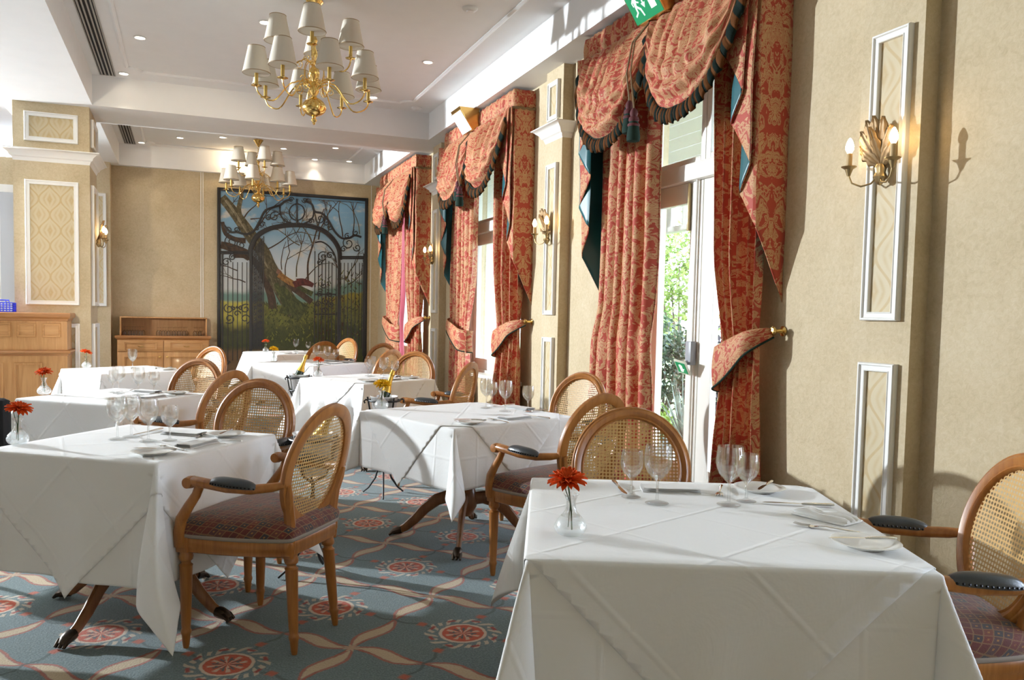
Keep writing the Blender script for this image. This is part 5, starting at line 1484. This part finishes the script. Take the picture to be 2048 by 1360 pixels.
for a in ((820,600,38,1.4,1),(800,640,18,1.3,2),(870,590,26,1.3,0),(830,800,22,1.3,2),(800,860,20,1.3,1),(870,860,20,1.3,2),(840,910,26,1.3,2),(790,930,22,1.3,0),(880,930,22,1.3,3),(835,975,24,1.3,0)): spiral(*a)
bar(765,860,915,860,.010); bar(765,1000,915,1000,.010)
for a in ((192,965,34,1.3,2),(300,965,34,1.3,1),(195,1035,36,1.3,4),(298,1035,36,1.3,5),(222,960,16,1.2,2),(270,960,16,1.2,1),(175,640,30,1.3,0),(215,605,22,1.3,2),(185,1345,16,1.3,0),(310,1345,16,1.3,3),(245,1000,24,1,0)): spiral(*a)
g_.prism([(0,.03),(.022,0),(0,-.03),(-.022,0)], 0, .006, 0, Matrix(((1,0,0,WP(245,955).x),(0,0,-1,YF-.042),(0,1,0,WP(245,955).z),(0,0,0,1))))
rel(OM, g_, 'painted_gate', plain('painted_black_iron',(.014,.015,.018),.4), mu, smooth=60)
# ================================================================ GARDEN
gd = MB(); gd.box((3.28,-3,-.25),(5.3,26,-.08)); tag(gd.build('terrace', plain('grey_paving',(.22,.21,.19),.8)), 'pale paved terrace outside the glazed doors', 'terrace', kind='structure')
def lawn():
    g = G('lawn_grass'); n = g.noise(g.pos(), 6, 4); return g.done(g.bsdf(g.mix(n, (.10,.15,.05), (.18,.23,.09)), .9))
gd = MB(); gd.box((4.9,-3,-.4),(30,60,-.12)); tag(gd.build('lawn', lawn()), 'bright lawn beyond the terrace', 'lawn', kind='structure')
ve = MB()
for k in range(11):
    x0 = 3.3+k*.16; z0 = 3.16-k*.05
    ve.add([V(x0,-1,z0),V(x0+.152,-1,z0-.048),V(x0+.152,20,z0-.048),V(x0,20,z0),V(x0,-1,z0+.02),V(x0+.152,-1,z0-.028),V(x0+.152,20,z0-.028),V(x0,20,z0+.02)], [(0,1,2,3),(7,6,5,4),(0,4,5,1),(3,2,6,7),(1,5,6,2),(0,3,7,4)])
vt = thing('verandah', 'white boarded verandah roof with short balusters outside the glazed doors', 'verandah', (3.3,0,0))
vt['kind'] = 'structure'
def relv(mb, n, mt): return rel((3.3,0,0), mb, n, mt, vt)
BP = plain('weathered_white_boards', (.55,.545,.53), .6)
relv(ve, 'boarded_ceiling', BP)
v2 = MB(); v2.box((4.98,-1,2.56),(5.08,20,2.66)); v2.box((4.98,-1,2.25),(5.08,20,2.31)); relv(v2, 'eaves_rail', BP)
for k in range(46):
    v3 = MB(); v3.box((5.0,3.2+k*.3,2.31),(5.06,3.2+k*.3+.09,2.56)); relv(v3, 'baluster', BP)
for y in (9.6,):
    v3 = MB(); v3.box((4.98,y,-.1),(5.08,y+.1,2.3)); relv(v3, 'verandah_post', BP)
def leafmat(n, a, b):
    g = G(n); h = g.noise(g.pos(), 9, 3); c = g.mix(g.ss(h, .3, .7), a, b)
    return g.done(g.mixsh(.3, g.bsdf(c, .45), g.sh('Translucent', c)))
def shrub(name, label, c, rad, n, L, mat, seed, cat='shrub', trunk=True):
    r = random.Random(seed); t = thing(name, label, cat, (c[0], c[1], -.12)); m = MB()
    for k in range(n):
        a = r.uniform(0, 2*pi); u = r.uniform(-.75, 1); q = r.uniform(.45, 1)**.5; s = sqrt(max(0, 1-u*u))
        lump = 1+.22*sin(a*3+u*4+seed)+.12*sin(a*7+u*9)
        p = V(rad[0]*s*cos(a)*q*lump, rad[1]*s*sin(a)*q*lump, c[2]+.12+rad[2]*u*q*lump)
        d = V(r.uniform(-1,1), r.uniform(-1,1), r.uniform(-.5,1)).normalized(); w = d.orthogonal().normalized(); w.rotate(Matrix.Rotation(r.uniform(0, 6), 3, d))
        l = L*r.uniform(.7,1.3); nn = d.cross(w)
        m.add([p, p+d*l*.5+w*l*.24+nn*l*.05, p+d*l, p+d*l*.5-w*l*.24+nn*l*.05], [(0,1,2,3)])
    m.build('foliage', mat, t, 0)
    m = MB()
    for k in range(5):
        a = k*1.3+seed; m.tube([(0,0,0),(rad[0]*.2*cos(a),rad[1]*.2*sin(a),c[2]*.6),(rad[0]*.55*cos(a),rad[1]*.55*sin(a),c[2]+rad[2]*.5)], [.03,.02,.008], 6)
    m.build('stems', plain('shrub_stem',(.10,.075,.05),.8), t)
LG = leafmat('bright_leaves', (.075,.15,.022), (.30,.37,.11)); DG = leafmat('dark_glossy_leaves', (.012,.03,.014), (.07,.11,.06)); PG = leafmat('purple_leaves', (.016,.010,.011), (.055,.04,.04)); YG = leafmat('lime_leaves', (.10,.18,.02), (.24,.33,.05))
shrub('tall_shrub', 'tall pale green shrub seen high through the left door pane', (7.6,11.35,1.9), (.75,.85,.95), 3600, .10, LG, 1)
shrub('evergreen_shrub', 'dark glossy shrub low at the left of the door pane', (6.2,9.6,.55), (.60,.66,.62), 3000, .09, DG, 2)
shrub('purple_shrub', 'purplish leaved shrub low in the right of the door pane', (6.3,8.15,.5), (.6,.6,.66), 3000, .085, PG, 3)
shrub('lime_shrub', 'low lime green bush at the bottom of the door pane', (5.0,8.05,.02), (.36,.34,.24), 1500, .06, YG, 4)
shrub('hedge', 'bright leafy hedge far across the lawn', (15,26,.8), (1.5,2.6,1.2), 3000, .28, LG, 5, 'hedge')
def spiky(label, x, y, seed, mat):
    r = random.Random(seed); t = thing('spiky_plant', label, 'plant', (x, y, -.12), 0, 'spiky leaved garden plants'); m = MB()
    for k in range(46):
        a = r.uniform(0, 2*pi); e = r.uniform(.35, 1.4); L = r.uniform(.5,.95); d = V(cos(a)*cos(e), sin(a)*cos(e), sin(e)); w = V(-sin(a), cos(a), 0)
        pts = [d*(L*q/6)+V(0,0,-.28*L*(q/6)**2.2*cos(e)) for q in range(7)]
        vs = []; 
        for q, p in enumerate(pts): ww = .018*(1-q/6)+.001; vs += [p-w*ww+V(0,0,.05), p+V(0,0,.05-ww*.5), p+w*ww+V(0,0,.05)]
        m.add(vs, [(q*3+c, q*3+c+1, q*3+c+4, q*3+c+3) for q in range(6) for c in (0,1)])
    m.build('sword_leaves', mat, t, 60)
SG = leafmat('silver_sword_leaves', (.06,.085,.06), (.19,.22,.17))
spiky('silvery spiky plant at the lower left of the door pane', 5.05, 7.4, 1, SG)
spiky('silvery spiky plant leaning into the lower right of the door pane', 4.75, 6.5, 2, SG)
tr = thing('bare_tree', 'bare branched tree against the white sky through the door pane', 'tree', (11,18.5,-.12)); m = MB(); rr = random.Random(9)
def br(p, d, L, w, dep):
    q = p+d*L*.5+V(rr.uniform(-.05,.05),rr.uniform(-.05,.05),0)*L; e = p+d*L
    m.tube([p, q, e], [w, w*.85, w*.65], 6)
    if dep:
        for k in range(3): dd = (d+V(rr.uniform(-.8,.8), rr.uniform(-.8,.8), rr.uniform(-.25,.5))).normalized(); br(e if k else q, dd, L*.72, w*.6, dep-1)
br(V(0,0,0), V(0,0,1), 2.4, .13, 5); m.build('branches', plain('grey_bark',(.22,.20,.18),.9), tr)
# ================================================================ LIGHT, SKY, CAMERA
w = bpy.data.worlds.new('sky'); SC.world = w; w.use_nodes = True
nt = w.node_tree; nt.nodes.clear()
o = nt.nodes.new('ShaderNodeOutputWorld'); b = nt.nodes.new('ShaderNodeBackground'); b.inputs[0].default_value = (.70,.81,1,1); b.inputs[1].default_value = WORLD
nt.links.new(b.outputs[0], o.inputs[0])
def lamp(name, typ, loc, energy, color, **k):
    d = bpy.data.lights.new(name, typ); d.energy = energy; d.color = color
    for a, v in k.items(): setattr(d, a, v)
    ob = bpy.data.objects.new(name, d); COL.objects.link(ob); ob.location = loc; return ob
def aim(ob, target):
    ob.rotation_euler = (Vector(target)-ob.location).to_track_quat('-Z', 'Y').to_euler()
s = lamp('raking_spot', 'SPOT', (-6.5,10.5,2.9), KEY, (.86,.94,1.0), shadow_soft_size=.09, spot_size=radians(100), spot_blend=.35); aim(s, (1,5.4,2.3))  # unseen indoor spot at the left, standing where the cast shadows point back
s = lamp('garden_sun', 'SUN', (0,0,10), 6.0, (1,.96,.88), angle=.01); aim(s, (6,-5,1))
s = lamp('end_wall_fill', 'SPOT', (-1.95,1.2,2.35), SPOT, (1,.86,.64), shadow_soft_size=.08, spot_size=radians(26), spot_blend=.5); aim(s, (.9,13.3,1.9))  # added warm spot brightening the end wall, no fitting belongs to it
for x, yy, lab in DL:
    s = lamp('downlight_beam', 'SPOT', (x, yy, ZC-.02), DOWN, (1,.88,.72), shadow_soft_size=.03, spot_size=radians(80), spot_blend=.7)
lamp('uplight_glow', 'POINT', (.715,13.08,3.5), 5, (1,.75,.45), shadow_soft_size=.03)
cam = bpy.data.cameras.new('camera'); co = bpy.data.objects.new('camera', cam); COL.objects.link(co)
Fpx = 1616.75
cam.sensor_fit = 'HORIZONTAL'; cam.sensor_width = 36; cam.lens = Fpx/2048*36
cam.shift_x = (1024-1007.68)/2048; cam.shift_y = (722.03-680)/2048
cam.clip_start = .05; cam.clip_end = 200
Rr = ((0.92994126,-0.36713035,0.02060486),(-0.00164731,-0.06019489,-0.99818528),(0.36770442,0.92821974,-0.05658249))
co.matrix_world = Matrix(((Rr[0][0],-Rr[1][0],-Rr[2][0],0),(Rr[0][1],-Rr[1][1],-Rr[2][1],0),(Rr[0][2],-Rr[1][2],-Rr[2][2],1.30),(0,0,0,1)))
SC.camera = co
vs = SC.view_settings; SC.display_settings.display_device = 'sRGB'
vs.view_transform = 'Standard'; vs.look = 'None'; vs.gamma = 1; vs.use_curve_mapping = False; vs.exposure = EXPO
cy = SC.cycles
cy.use_adaptive_sampling = True; cy.adaptive_threshold = .08
cy.max_bounces = 8; cy.diffuse_bounces = 4; cy.glossy_bounces = 3; cy.transparent_max_bounces = 22; cy.transmission_bounces = 5
cy.sample_clamp_indirect = 6; cy.caustics_reflective = False; cy.caustics_refractive = False
cy.use_denoising = True

import re as _re
for ob in SC.objects:
    if ob.parent is None and 'label' in ob:
        n_ = len(_re.findall(r"[A-Za-z0-9'-]+", ob['label']))
        if not 4 <= n_ <= 16: print('LABEL', n_, ob.name, ob['label'])
